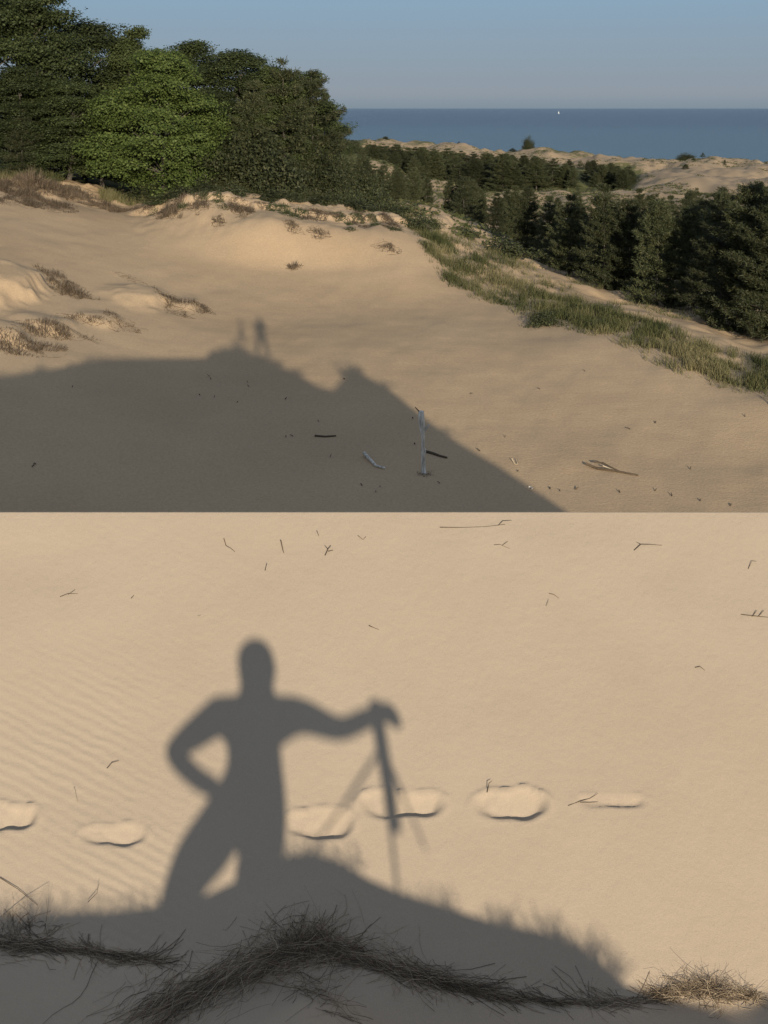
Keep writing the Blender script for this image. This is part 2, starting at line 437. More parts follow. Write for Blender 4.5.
M['twig'] = wood_mat('dark twig', (.05, .036, .022), (.13, .09, .055), 30.0)
M['paletwig'] = wood_mat('pale twig', (.3, .24, .16), (.55, .46, .34), 30.0)

def plain(name, c, rough=.7, noise=.12, sc=20.0, metal=0):
    m, nt, out = new_mat(name)
    bs = N(nt, 'ShaderNodeBsdfPrincipled'); bs.inputs['Roughness'].default_value = rough; bs.inputs['Metallic'].default_value = metal
    tc = N(nt, 'ShaderNodeTexCoord')
    n = N(nt, 'ShaderNodeTexNoise', i_Scale=sc, i_Detail=4.0); L(nt, tc, 'Object', n, 'Vector')
    r = ramp(nt, [(.3, tuple(x * (1 - noise) for x in c)), (.7, tuple(min(1, x * (1 + noise)) for x in c))])
    L(nt, n, 'Fac', r, 0); L(nt, r, 0, bs, 'Base Color'); L(nt, bs, 0, out, 0)
    return m
M['skin'] = plain('skin', (.45, .28, .2), .55)
M['shirt'] = plain('grey shirt', (.18, .2, .23), .9)
M['shorts'] = plain('khaki trousers', (.25, .2, .14), .9)
M['hair'] = plain('brown hair', (.06, .04, .03), .6)
M['black'] = plain('black metal', (.03, .03, .032), .4)
M['hull'] = plain('white hull', (.8, .8, .78), .4)
M['sail'] = plain('white sailcloth', (.8, .8, .78), .8)

def water_mat():
    m, nt, out = new_mat('lake water')
    bs = N(nt, 'ShaderNodeBsdfPrincipled'); bs.inputs['Roughness'].default_value = .22
    bs.inputs['IOR'].default_value = 1.33
    geo = N(nt, 'ShaderNodeNewGeometry')
    mp = N(nt, 'ShaderNodeMapping'); mp.inputs['Scale'].default_value = (.0006, .0022, 1); L(nt, geo, 'Position', mp, 0)
    n = N(nt, 'ShaderNodeTexNoise', i_Scale=1.0, i_Detail=5.0, i_Roughness=.6); L(nt, mp, 0, n, 'Vector')
    # shoals near the beach are greener and paler than the deep water
    sp = N(nt, 'ShaderNodeSeparateXYZ'); L(nt, geo, 'Position', sp, 0)
    mr = N(nt, 'ShaderNodeMapRange', i_1=640.0, i_2=3500.0); mr.interpolation_type = 'SMOOTHSTEP'; L(nt, sp, 1, mr, 0)
    ad = N(nt, 'ShaderNodeMath', operation='MULTIPLY_ADD', i_1=.35, i_2=-.17); L(nt, n, 'Fac', ad, 0)
    a2 = N(nt, 'ShaderNodeMath', operation='ADD'); L(nt, ad, 0, a2, 0); L(nt, mr, 0, a2, 1)
    r = ramp(nt, [(0, (.05, .125, .175)), (.5, (.018, .066, .125)), (1, (.007, .038, .098))]); L(nt, a2, 0, r, 0)
    L(nt, r, 0, bs, 'Base Color')
    mp2 = N(nt, 'ShaderNodeMapping'); mp2.inputs['Scale'].default_value = (.25, .6, 1); L(nt, geo, 'Position', mp2, 0)
    w = N(nt, 'ShaderNodeTexNoise', i_Scale=1.0, i_Detail=4.0, i_Roughness=.6); L(nt, mp2, 0, w, 'Vector')
    b = N(nt, 'ShaderNodeBump', i_Strength=1.0, i_Distance=1.6); L(nt, w, 'Fac', b, 'Height'); L(nt, b, 0, bs, 'Normal')
    L(nt, bs, 0, out, 0)
    return m
M['water'] = water_mat()

# ------------------------------------------------------------------ ground sheets
def grid_faces(nx, ny):
    i = np.arange(nx - 1)[None, :]; j = np.arange(ny - 1)[:, None]
    a = j * nx + i
    return np.stack([a, a + 1, a + nx + 1, a + nx], -1).reshape(-1, 4)

ys = np.concatenate([np.arange(30, 50, 1.0), np.arange(50, 74, .3), np.arange(74, 128, .22), np.arange(128, 240, .9), np.arange(240, 640, 3.0), np.arange(640, 901, 20)])
ps = np.concatenate([np.arange(-1100, -60, 25), np.arange(-60, 830, 2.4), np.arange(830, 1900, 25)])
YY, PP = np.meshgrid(ys, ps, indexing='ij')
XX = (PP - CX) / F * YY
ZZ = far_z(XX, YY)
ground = mesh_obj('sand_ground', np.stack([XX, YY, ZZ], -1).reshape(-1, 3), grid_faces(len(ps), len(ys)), M['sand_far'])
# how much plant cover: none in the blowout, some on dunes beyond
blow_edge = np.interp(PP, [-60, 0, 60, 110, 150, 270, 400, 450, 520, 600, 680, 768, 900], [108, 107, 109, 108, 109, 110, 107, 92, 87, 79, 72.5, 69, 62])
veg = -.9 + .9 * sstep(0, 6, YY - blow_edge)
veg += .12 * sstep(130, 170, YY) + .22 * sstep(270, 300, YY)
veg += .16 * sstep(500, 560, YY) * (1 - sstep(620, 640, YY)) - .10 * sstep(280, 300, YY) * (1 - sstep(320, 340, YY))
veg += .45 * sstep(340, 350, YY) * (1 - sstep(430, 455, YY)) * (1 - sstep(625, 650, PP)) + .25 * sstep(12, 22, YY - blow_edge) * (1 - sstep(235, 260, YY)) * sstep(470, 520, PP)
veg += np.where((PP < 400) & (YY > 112), .6 * sstep(112, 120, YY) * (1 - sstep(335, 375, PP)), 0)
a = ground.data.attributes.new('veg', 'FLOAT', 'POINT')
a.data.foreach_set('value', veg.ravel().astype(np.float32))
tag(ground, kind='structure')

def axis(a, b, step, lo, hi, grow=1.18):
    v = list(np.arange(a, b + 1e-9, step))
    s = step
    while v[-1] < hi: s = min(s * grow, 1.6); v.append(v[-1] + s)
    s = step; w = []
    x = a
    while x > lo: s = min(s * grow, 1.6); x -= s; w.append(x)
    return np.array(w[::-1] + v)
xs = axis(-2.35, 2.35, .0125, -70, 70)
y1 = axis(5.3, YCREST, .0125, -45, YCREST)
y1 = y1[y1 < YCREST - .004]
y2 = [YCREST]; s = .02
while y2[-1] < 40: s = min(s * 1.2, 1.0); y2.append(y2[-1] + s)
ysn = np.concatenate([y1, np.array(y2)])
# refine around the hidden dune's crest so that its shadow keeps its shape
ysn = np.unique(np.concatenate([ysn, np.arange(-.6, .61, .15)]))
xs = np.unique(np.concatenate([xs, np.arange(2.4, 24, .12)]))
XN, YN = np.meshgrid(xs, ysn)
ZN = near_z(XN, YN)
near = mesh_obj('sand_slope', np.stack([XN, YN, ZN], -1).reshape(-1, 3), grid_faces(len(xs), len(ysn)), M['sand_near'])
tag(near, kind='structure')
# crisp crest
try:
    me = near.data
    ic = int(np.argmin(np.abs(ysn - YCREST)))
except Exception: pass

lv = np.array([[-60000, 560, -26.2], [60000, 560, -26.2], [60000, 70000, -26.2], [-60000, 70000, -26.2]])
lake = mesh_obj('lake', lv, np.array([[0, 1, 2, 3]]), M['water']); tag(lake, kind='structure')

# ------------------------------------------------------------------ foliage builders
def leaf_quads(c, n, size, asp, rng):
    """c,n (N,3), size (N,) -> verts, faces of diamond leaves"""
    k = len(c)
    n = n / (np.linalg.norm(n, axis=1)[:, None] + 1e-9)
    r = rng.normal(size=(k, 3)); t = np.cross(n, r); t /= np.linalg.norm(t, axis=1)[:, None] + 1e-9
    b = np.cross(n, t)
    s = size[:, None]
    v = np.stack([c - t * s, c + b * s * asp + t * s * .1, c + t * s, c - b * s * asp + t * s * .1], 1).reshape(-1, 3)
    return v, np.arange(4 * k).reshape(-1, 4)

def blades(base, tip, width, rng):
    """needles / grass: (N,3) base and tip -> thin quads"""
    d = tip - base
    r = rng.normal(size=d.shape); t = np.cross(d, r); t /= np.linalg.norm(t, axis=1)[:, None] + 1e-9
    w = np.asarray(width).reshape(-1, 1)
    v = np.stack([base - t * w, base + t * w, tip + t * w * .25, tip - t * w * .25], 1).reshape(-1, 3)
    return v, np.arange(4 * len(d)).reshape(-1, 4)

def broadleaf(name, h, rw, mat, seed, lobes=30, clumps=16, leaves=112, leaf=.088, low=.08, bark='bark', flat=.72):
    rng = np.random.RandomState(seed)
    root = empty(name)
    tb = Tubes()
    th = h * .8
    tp = np.stack([np.cumsum(rng.normal(0, .10, 9)), np.cumsum(rng.normal(0, .10, 9)), np.linspace(-.3, th, 9)], 1); tp[0, :2] = 0
    tb.add(tp, np.linspace(h * .016, h * .004, 9), 7)
    C, Nn, S = [], [], []
    for i in range(lobes):
        t = low + (1 - low) * min(1, max(0, ((i + .5) / lobes) ** .9 + rng.uniform(-.06, .06)))
        prof = math.sin(math.pi * min(1, (.22 + .74 * t))) ** .7
        ang = i * 2.4 + rng.uniform(-.5, .5)
        lr = rw * rng.uniform(.20, .40) * (.75 + .4 * prof)
        rad = max(0, rw * prof - lr * .8) * rng.uniform(.5, 1.38)
        lc = np.array([rad * math.cos(ang), rad * math.sin(ang), h * (t * .9 + .06)])
        lc[2] = min(lc[2] + rng.normal(0, .035) * h, h * rng.uniform(.93, 1.0) - lr * .4)
        a0 = np.array([*tp[min(8, int(t * 8))][:2], max(.15 * h, lc[2] - rad * .8 - .5)])
        mid = (a0 + lc) / 2 + np.array([0, 0, .25])
        tb.add([a0, mid, lc], [h * .006, h * .004, h * .0015], 5)
        for j in range(clumps):
            d = rng.normal(size=3); d[2] = d[2] * .8 + .15; d /= np.linalg.norm(d)
            d[:2] += .35 * np.array([math.cos(ang), math.sin(ang)]); d /= np.linalg.norm(d)
            cc = lc + d * lr * rng.uniform(.5, 1.15) * np.array([1.15, 1.15, flat])
            if j % 4 == 0: tb.add([lc, (lc + cc) / 2 + rng.normal(0, .1, 3), cc], [h * .0016, h * .0011, h * .0006], 4)
            m = int(leaves * rng.uniform(.6, 1.3))
            q = np.clip(rng.normal(size=(m, 3)), -1.7, 1.7) * np.array([.40, .40, .17]) * rng.uniform(.8, 1.3) * (rw / 3.6) ** .5
            q[:, 2] -= .12 * (q[:, 0] ** 2 + q[:, 1] ** 2)
            C.append(cc + q)
            Nn.append(d * .75 + np.array([0, 0, .5]) + rng.normal(0, .55, (m, 3)))
            S.append(leaf * rng.uniform(.5, 1.35, m))
    C = np.concatenate(C); Nn = np.concatenate(Nn); S = np.concatenate(S)
    v, f = leaf_quads(C, Nn, S, .62, rng)
    tint = np.clip(rng.normal(.5, .22, len(f)), 0, 1)
    tb.build('trunk', M[bark], root)
    mesh_obj('crown', v, f, M[mat], root, smooth=False, tint=tint)
    root['h'] = h
    return root

def pine(name, h, rw, seed, whorls=17, per=6, open_=.0, mat='needle', bare=.06):
    rng = np.random.RandomState(seed)
    root = empty(name)
    tb = Tubes()
    lean = rng.normal(0, .02, 2) * h
    zz = np.linspace(-.3, h * .98, 9)
    tp = np.stack([lean[0] * (zz / h) ** 2, lean[1] * (zz / h) ** 2, zz], 1)
    tb.add(tp, np.linspace(h * .014, h * .002, 9), 7)
    B, T, Wd = [], [], []
    for i in range(whorls):
        t = bare + (1 - bare) * ((i + rng.uniform(.1, .9)) / whorls) ** .88
        z = h * t
        ln = rw * (1 - t) ** .62 * rng.uniform(.7, 1.15) * min(1, .55 + 2.5 * t) + .12
        for j in range(per):
            if rng.rand() < open_: continue
            a = j * 2 * math.pi / per + i * 1.3 + rng.uniform(-.4, .4)
            l = ln * rng.uniform(.65, 1.12)
            d = np.array([math.cos(a), math.sin(a), 0])
            s = np.linspace(0, 1, 5)
            c0 = np.array([np.interp(z, zz, tp[:, 0]), np.interp(z, zz, tp[:, 1]), z])
            up = rng.uniform(.05, .35) + .35 * t
            P = c0 + d * (s * l)[:, None] + np.array([0, 0, 1.]) * ((up * s - .28 * np.sin(s * 2.6)) * l * .8)[:, None]
            tb.add(P, np.linspace(h * .0035, h * .0012, 5) * (1.1 - t), 4)
            nt_ = max(3, int(l * 10))
            for q in range(nt_):
                ss = .22 + .78 * (q + rng.rand()) / nt_
                p = np.array([np.interp(ss, s, P[:, k]) for k in range(3)])
                side = np.array([-d[1], d[0], 0]) * rng.normal(0, .30) * l * (1.15 - ss)
                p = p + side + np.array([0, 0, rng.normal(0, .06) + .04])
                m = rng.randint(18, 26)
                dirs = d * .75 + side * .6 + rng.normal(0, .6, (m, 3)) + np.array([0, 0, .35])
                dirs /= np.linalg.norm(dirs, axis=1)[:, None]
                start = p + rng.normal(0, .09, (m, 3))
                B.append(start); T.append(start + dirs * rng.uniform(.10, .24, (m, 1))); Wd.append(rng.uniform(.014, .030, m) * 1.1)
    B = np.concatenate(B); T = np.concatenate(T); Wd = np.concatenate(Wd)
    v, f = blades(B, T, Wd, rng)
    tb.build('trunk', M['bark'], root)
    mesh_obj('crown', v, f, M[mat], root, smooth=False, tint=np.clip(rng.normal(.45, .25, len(f)), 0, 1))
    root['h'] = h
    return root

def bush(name, h, rw, mat, seed, clumps=70, leaves=45, leaf=.11, narrow=.45, stems=14):
    rng = np.random.RandomState(seed)
    root = empty(name)
    tb = Tubes(); C, Nn, S = [], [], []
    for j in range(clumps):
        d = rng.normal(size=3); d[2] = abs(d[2]); d /= np.linalg.norm(d)
        cc = d * np.array([rw, rw, h]) * rng.uniform(.45, 1.0) * (1 + .18 * math.sin(3 * math.atan2(d[1], d[0]) + seed))
        if j < stems: tb.add([np.zeros(3) + np.array([d[0], d[1], -.15]) * .15, cc * .5 + np.array([0, 0, .1]), cc], [.03, .02, .006], 4)
        m = int(leaves * rng.uniform(.6, 1.3))
        q = rng.normal(size=(m, 3)) * np.array([.22, .22, .16]) * max(rw, .6) ** .5
        C.append(cc + q); Nn.append(d * .5 + np.array([0, 0, .5]) + rng.normal(0, .6, (m, 3))); S.append(leaf * rng.uniform(.6, 1.3, m))
    C = np.concatenate(C); C[:, 2] = np.maximum(C[:, 2], .02)
    v, f = leaf_quads(C, np.concatenate(Nn), np.concatenate(S), narrow, rng)
    tb.build('stem', M['bark'], root)
    mesh_obj('foliage', v, f, M[mat], root, smooth=False, tint=np.clip(rng.normal(.5, .24, len(f)), 0, 1))
    root['h'] = h
    return root

def dry_bush(name, h, rw, seed, n=900, mat='dry', w=.012, stretch=1.0, ang=0.0, bend=0.0):
    rng = np.random.RandomState(seed)
    a = rng.uniform(0, 2 * math.pi, n); r = rw * np.sqrt(rng.rand(n)) * (1 + .3 * np.sin(3 * a + seed) + .2 * np.sin(5 * a + 2 * seed))
    lx, ly = r * np.cos(a), r * np.sin(a) / stretch
    ly = ly + bend * (lx / rw) ** 2 * rw
    thin = vnoise(lx / rw * 1.6 + seed, ly / rw * 3, seed) > -1.3 + .45 * (r / rw) ** 2
    lx, ly, a, r = lx[thin], ly[thin], a[thin], r[thin]; n = len(a)
    bx = lx * math.cos(ang) - ly * math.sin(ang); by = lx * math.sin(ang) + ly * math.cos(ang)
    base = np.stack([bx, by, np.full(n, -.04)], 1)
    ln = h * rng.uniform(.3, 1.15, n) * (1.1 - .6 * np.minimum(1, r / rw)) * (.75 + .6 * vnoise(lx * 3 / rw, ly * 3 / rw, seed + 3))
    dr = np.stack([np.cos(a) * .4, np.sin(a) * .4, np.ones(n)], 1) + rng.normal(0, .65, (n, 3)); dr[:, 2] = np.abs(dr[:, 2])
    dr /= np.linalg.norm(dr, axis=1)[:, None]
    v, f = blades(base, base + dr * np.maximum(ln, .05)[:, None], np.full(n, w), rng)
    # creeping stems along the ground that tie the patch together
    for q_ in range(3):
        m_ = 22; u_ = np.linspace(-1.05, 1.05, m_)
        px_ = u_ * rw * 1.1; py_ = (np.sin(u_ * (3 + q_) + seed + q_ * 2) * .95) * rw / stretch + bend * u_ ** 2 * rw
        P_ = np.stack([px_ * math.cos(ang) - py_ * math.sin(ang), px_ * math.sin(ang) + py_ * math.cos(ang), .02 + .03 * np.sin(u_ * 17 + q_)], 1)
        off_ = np.array([0, w * .7, w * .3])
        o_ = len(v); v = np.concatenate([v, P_ - off_, P_ + off_])
        i_ = np.arange(m_ - 1); f = np.concatenate([f, np.stack([i_, i_ + 1, i_ + m_ + 1, i_ + m_], 1) + o_])
    o = mesh_obj(name, v, f, M[mat], smooth=False, tint=np.clip(rng.normal(.45, .28, len(f)), 0, 1))
    return o

# ------------------------------------------------------------------ the wood on the brow at left
def place(root, px, Y, top=None, height=None, wpx=None, w0=None, rz=0, first=False, wide=1.0):
    X, Y, z = far_at(px, Y)
    base_row = HY - z / Y * F
    if height is None: height = Y * (base_row - top) / F
    sz = height / root['h']
    sx = sz * wide if wpx is None else (wpx / F * Y) / (2 * w0)
    if first:
        root.location = (X, Y, z - .1); root.rotation_euler = (0, 0, rz); root.scale = (sx, sx, sz); return root
    return copy_tree(root, (X, Y, z - .1), rz, (sx, sx, sz))

GW = 'trees of the wood on the brow'
bl = [broadleaf('broadleaf_tree', 14, 3.6, 'leaf_dark', 11),
      broadleaf('broadleaf_tree', 14, 3.6, 'leaf_dark', 12, lobes=32),
      broadleaf('broadleaf_tree', 11, 4.2, 'leaf_bright', 13, lobes=42, clumps=15, leaves=125, leaf=.088, low=.02, flat=.8),
      broadleaf('broadleaf_tree', 13, 3.0, 'leaf_mid', 14, lobes=30),
      broadleaf('broadleaf_tree', 14, 3.4, 'leaf_dark', 15, lobes=30, clumps=15, low=.02)]
used = [False] * 5
def bt(k, px, Y, top, wpx, label, rz=0.0):
    w0 = [3.6, 3.6, 4.2, 3.0, 3.4][k]
    o = place(bl[k], px, Y, top=top, wpx=wpx, w0=w0, rz=rz, first=not used[k]); used[k] = True
    tag(o, label, 'tree', GW)
bt(2, 163, 115, 52, 128, 'bright yellow-green leafy tree lit by the sun, at the front of the wood')
bt(4, 42, 122, -14, 118, 'tall dark tree near the top left corner, its crown reaching the photo top', .5)
bt(0, -28, 120, -40, 130, 'tall dark tree cut by the left edge of the photo', 1.1)
bt(1, 86, 127, 14, 120, 'tall dark rounded tree behind the gap left of the bright green tree', 2.0)
bt(0, 16, 116, 66, 92, 'lower dark leafy tree at the front edge of the wood, far left', 3.0)
bt(1, 68, 117, 74, 96, 'dark leafy tree standing just left of the bright green tree', 4.2)
bt(3, 131, 124, 28, 72, 'pale green slim tree rising behind the bright green tree')
bt(0, 192, 127, 42, 104, 'dark tree whose crown shows right behind the bright tree top', .9)
bt(1, 236, 124, 44, 104, 'dark broad tree between the bright tree and the pines of the wood', 5.1)
bt(3, 104, 119, 92, 80, 'olive green tree low in the gap beside the bright tree', 2.2)
bt(0, 215, 119, 92, 84, 'dark tree filling the wood right of the bright tree, above the big shrub', 2.9)
bt(1, 262, 130, 62, 84, 'dark tree behind the pines at the right end of the wood', .2)
bt(4, 14, 136, -6, 130, 'dark tree deep in the wood behind the tall corner tree', 2.6)
bt(1, 130, 138, 58, 110, 'dark tree deep in the wood seen through the gap left of the bright tree', 3.6)

bt(3, 276, 119.5, 66, 78, 'dark olive leafy tree rising between the ragged pines above the big shrub', 2.4)
bt(0, 304, 122, 72, 84, 'dark leafy tree behind the two ragged pines at the right end of the wood', 1.7)
bt(1, 318, 130, 96, 60, 'low dark tree at the right end of the wood, lowest beside the lake', .7)
pn = [pine('pine_tree', 8.5, 3.3, 31), pine('pine_tree', 8, 2.8, 32, whorls=15, per=6, open_=.1), pine('pine_tree', 8.5, 3.6, 33, open_=.2, whorls=15),
      pine('pine_tree', 7.5, 2.9, 34, whorls=16), pine('pine_tree', 9, 3.4, 35, whorls=18, open_=.08), pine('pine_tree', 8, 3.2, 36, whorls=14, per=6, open_=.25, bare=.2)]
PW = [3.3, 2.8, 3.6, 2.9, 3.4, 3.2]
pused = [False] * 6
def pt(k, px, Y, label, group, top=None, height=None, wpx=None, rz=0.0, wide=1.0):
    o = place(pn[k], px, Y, top=top, height=height, wpx=wpx, w0=PW[k], rz=rz, first=not pused[k], wide=wide); pused[k] = True
    if group != GW: o.rotation_euler.x = .05 * math.sin(px * 7.3 + Y); o.rotation_euler.y = .05 * math.sin(px * 3.1 + Y * 2)
    tag(o, label, 'pine', group); return o
pt(2, 284, 118, 'tall ragged pine at the right end of the wood, its top above the others', GW, top=60, wpx=112)
pt(5, 313, 120, 'open-branched pine leaning out at the right edge of the wood', GW, top=70, wpx=100, rz=1.)
pt(4, 252, 117, 'dark pine rising directly behind the big round shrub', GW, top=80, wpx=84, rz=2.)
pt(0, 326, 126, 'narrow dark pine at the right end of the wood beside the lake horizon', GW, top=92, wpx=52, rz=.4)
pt(1, 22, 113.5, 'small thin pine with bare branches at far left on the brow', GW, top=108, wpx=56, rz=.4)

sh = [bush('shrub', 3.6, 3.0, 'shrub', 41, clumps=230, leaves=55, leaf=.12), bush('shrub', 1.2, 1.5, 'shrub', 42, clumps=70, leaves=50, leaf=.09),
      bush('shrub', 1.4, 1.1, 'shrub', 43, clumps=60, leaves=45, leaf=.09)]
SW = [3.0, 1.5, 1.1]; sused = [False] * 3
def bs_(k, px, Y, hm, wpx, label, group, rz=0.0):
    o = place(sh[k], px, Y, height=hm, wpx=wpx, w0=SW[k], rz=rz, first=not sused[k]); sused[k] = True
    tag(o, label, 'shrub', group); return o
GB = 'shrubs along the top of the sand bank'
bs_(0, 254, 112.6, 5.0, 102, 'big round dark shrub overhanging the top of the sand bank', GB)
bs_(0, 325, 116, 3.6, 60, 'dense dark shrub under the pines right of the big round shrub', GB, 2.)
bs_(0, 352, 124, 3.4, 62, 'dark shrub at the right end of the wood, above the bank corner', GB, 1.)
bs_(1, 300, 111, 1.3, 44, 'low spreading shrub right below the big round shrub', GB, 1.)
bs_(1, 345, 110.5, 1.2, 40, 'low shrub hanging over the bank right of the open pine', GB, 2.)
bs_(1, 398, 108, 1.2, 46, 'low shrub at the right end of the bank top', GB, 3.)
bs_(1, 376, 112, 1.7, 50, 'rounded shrub on the bank shoulder left of the sandy hump', GB, .3)
bs_(2, 190, 111.5, .9, 52, 'low green shrub on the bank top under the bright tree', GB, .3)
bs_(2, 218, 112, 1.2, 40, 'small leafy shrub left of the big round shrub', GB, 1.3)
bs_(2, 150, 112, 1.1, 44, 'small grassy shrub at the left end of the bank top', GB, 2.3)
bs_(1, 412, 103.5, .9, 40, 'dark low shrub on the bank edge above the grass strip', GB, 2.3)
bs_(1, 464, 116, .7, 30, 'small dark shrub alone on the sandy hump', GB, 1.3)
bs_(1, 545, 81, .75, 38, 'bright green bushy clump at the lower edge of the grass strip', GB, .3)
bs_(1, 506, 104, 1.2, 60, 'brown-green shrub at the foot of the pines above the grass strip', GB, .8)
bs_(1, 428, 112, .8, 30, 'low dark shrub on the left flank of the sandy hump', GB, 4.)

# grey brown brush along the crest
GD = 'dry brush on the sand brow'
def hug(o, X, Y, z):
    me = o.data; cc = np.zeros(len(me.vertices) * 3, dtype=np.float32); me.vertices.foreach_get('co', cc); cc = cc.reshape(-1, 3)
    cc[:, 2] += (far_z(X + cc[:, 0], Y + cc[:, 1]) - z); me.vertices.foreach_set('co', cc.ravel()); me.update()
for i, (px, row, rad, st, ang, h, lab) in enumerate([
    (8, 190, 3.0, 1.6, -.3, .9, 'dry brown brush on the left crest, at the photo edge'), (36, 184, 2.8, 1.5, .1, 1.15, 'tallest dry brown brush on the left crest'),
    (62, 190, 2.8, 1.7, -.4, .9, 'dry brown brush on the crest right of the tallest one'), (88, 201, 2.4, 1.8, -.6, .75, 'dry brush thinning out where the crest dips'),
    (116, 211, 2.2, 1.8, -.5, .6, 'low dry brush in the dip below the wood'), (22, 203, 2.4, 1.5, .2, .5, 'thin dry brush just under the left crest'), (58, 206, 2.0, 1.6, -.5, .45, 'thin dry brush under the crest, right of its twin'),
    (62, 284, 2.6, 2.6, -1.15, .55, 'dry brush down the right shoulder of the big sand hummock'), (76, 295, 1.0, 1.3, -.8, .6, 'dark dry brush below the shoulder of the big hummock'),
    (14, 345, 2.2, 1.8, .3, .6, 'dry brush at the foot of the lower left hummock'), (50, 329, 2.0, 2.2, .5, .5, 'dry brush between the two lower hummocks'),
    (88, 321, 1.5, 2.6, .1, .3, 'thin dry brush on the lower hummock ridge'), (120, 322, 1.5, 2.2, -.7, .35, 'last dry tuft at the right end of the lower hummock ridge'),
    (176, 306, 2.0, 2.4, -1.1, .4, 'dry brush on the middle sand hummock'), (201, 308, 1.3, 2.2, -1., .3, 'small dry tuft right of the middle sand hummock'),
    (130, 279, 1.3, 3., -.8, .12, 'flat dry patch on the slope above the middle hummock'), (168, 214, 1.5, 2., -1.3, .8, 'dry roots hanging down the left end of the bank'),
    (243, 211, 1.4, 1.6, -1.2, .6, 'dry brush clump near the bank top below the big shrub'), (200, 206, 1.2, 1.5, -1., .5, 'dry scrub under the bank top left of the big shrub'),
    (218, 222, .9, 1.8, -1.3, .4, 'thin dry trail of roots on the bank face at left'), (292, 226, 1.0, 1.8, -1.2, .4, 'dry tuft halfway down the bank'), (322, 213, 1.3, 1.6, -.8, .5, 'dry brush clump on the bank below the open pine'),
    (388, 248, .9, 1.4, -.8, .35, 'dark dry tuft at the right end of the bank'), (294, 268, .45, 1.3, 0, .45, 'lone dry stalk low on the bank')]):
    X, Y, z = far_hit(px, row)
    o = dry_bush('dry_brush', h, rad, 60 + i, n=int(220 + 900 * rad * rad / st * (.5 + .5 * h)), w=.016, stretch=st, ang=ang, bend=.2 * math.sin(i * 1.7))
    hug(o, X, Y, z)
    o.location = (X, Y, z); tag(o, lab, 'brush', GD)
GS = 'small scrub plants scattered on the sand bank'
rng = np.random.RandomState(77)
for i in range(52):
    px = rng.uniform(140, 408); top_ = np.interp(px, [140, 200, 250, 320, 400], [200, 193, 203, 209, 218])
    row = top_ + abs(rng.normal(0, 8))
    X, Y, z = far_hit(px, row)
    o = dry_bush('scrub_plant', rng.uniform(.2, .6), rng.uniform(.3, .85), 140 + i, n=260, w=.02, mat='shrub' if i % 2 else 'dry', stretch=rng.uniform(1, 1.6), ang=rng.uniform(-1.3, -.5))
    hug(o, X, Y, z); o.location = (X, Y, z); tag(o, 'small scrubby plant clinging to the upper face of the sand bank', 'plant', GS)
for i, (px, Y, hm, wp) in enumerate([(160, 106.5, .7, 34), (184, 106, .8, 40), (205, 107, .9, 36), (230, 106, .8, 40), (275, 107, .8, 44), (290, 106, .6, 34), (318, 107.5, .9, 40), (334, 108, .8, 36), (360, 107, .8, 40), (382, 106.5, .7, 34)]):
    bs_(1 if i % 2 else 2, px, Y, hm, wp, 'low overhanging shrub at the lip of the sand bank', GB, i * 1.3)

# ------------------------------------------------------------------ pines below the grass strip, belt and far trees
rng = np.random.RandomState(5)
GP = 'pines of the stand below the grassy dune'
LABP = ['dark pine crowded in the stand beyond the grass strip', 'dark pine at the front edge of the stand, beside the grassy sand']
front = [(430, 170, 178), (468, 150, 177), (500, 140, 188), (524, 118, 190), (548, 112, 192), (573, 105, 188), (600, 98, 186), (628, 97, 196), (655, 93, 192),
         (690, 92, 198), (722, 89, 205), (752, 86, 188), (775, 84, 176), (800, 83, 170)]
for i, (px, Y, top) in enumerate(front):
    pt(int(rng.randint(0, 5)) if i != 1 else 5, px + rng.uniform(-5, 5), Y + rng.uniform(-1.5, 1.5), LABP[1], GP, top=top + rng.uniform(-6, 8), wpx=None, rz=rng.uniform(0, 6))
TOPS = ([345, 400, 430, 470, 500, 560, 630, 690, 768, 820], [168, 174, 180, 180, 188, 184, 188, 198, 180, 172])
n = 0
while n < 95:
    px = rng.uniform(350, 815); Y = rng.uniform(92, 230)
    edge = np.interp(px, [345, 430, 470, 500, 550, 600, 690, 768, 820], [150, 172, 152, 138, 113, 100, 92, 87, 84])
    if Y < edge + 1.5: continue
    X, Y, z = far_at(px, Y); br = HY - z / Y * F
    top = np.interp(px, *TOPS) + rng.uniform(-9, 34)
    h = Y * (br - top) / F
    if h < 3 or h > 10.5: continue
    pt(int(rng.randint(0, 6)), px, Y, LABP[0], GP, height=h, rz=rng.uniform(0, 6), wide=rng.uniform(.8, 1.1)); n += 1
for i in range(24):
    px = rng.uniform(342, 425); Y = rng.uniform(135, 330)
    pt(int(rng.randint(0, 6)), px, Y, 'dark pine between the wood on the brow and the far belt', GP, height=rng.uniform(2.6, 5.2) * (.7 + Y / 500), rz=rng.uniform(0, 6), wide=rng.uniform(.9, 1.2))
GF = 'pines of the distant belt before the lake'
n = 0
while n < 160:
    px = rng.uniform(346, 632); Y = rng.uniform(352, 440)
    X, Y, z = far_at(px, Y); br = HY - z / Y * F
    top = np.interp(px, [345, 420, 500, 560, 600, 630], [140, 148, 154, 160, 162, 166]) + rng.uniform(-2, 12)
    h = Y * (br - top) / F
    if h < 3 or h > 11: continue
    o = pt(int(rng.randint(0, 6)), px, Y, 'small dark pine in the distant belt between two sandy ridges', GF, height=h, rz=rng.uniform(0, 6), wide=rng.uniform(1.35, 1.9)); n += 1
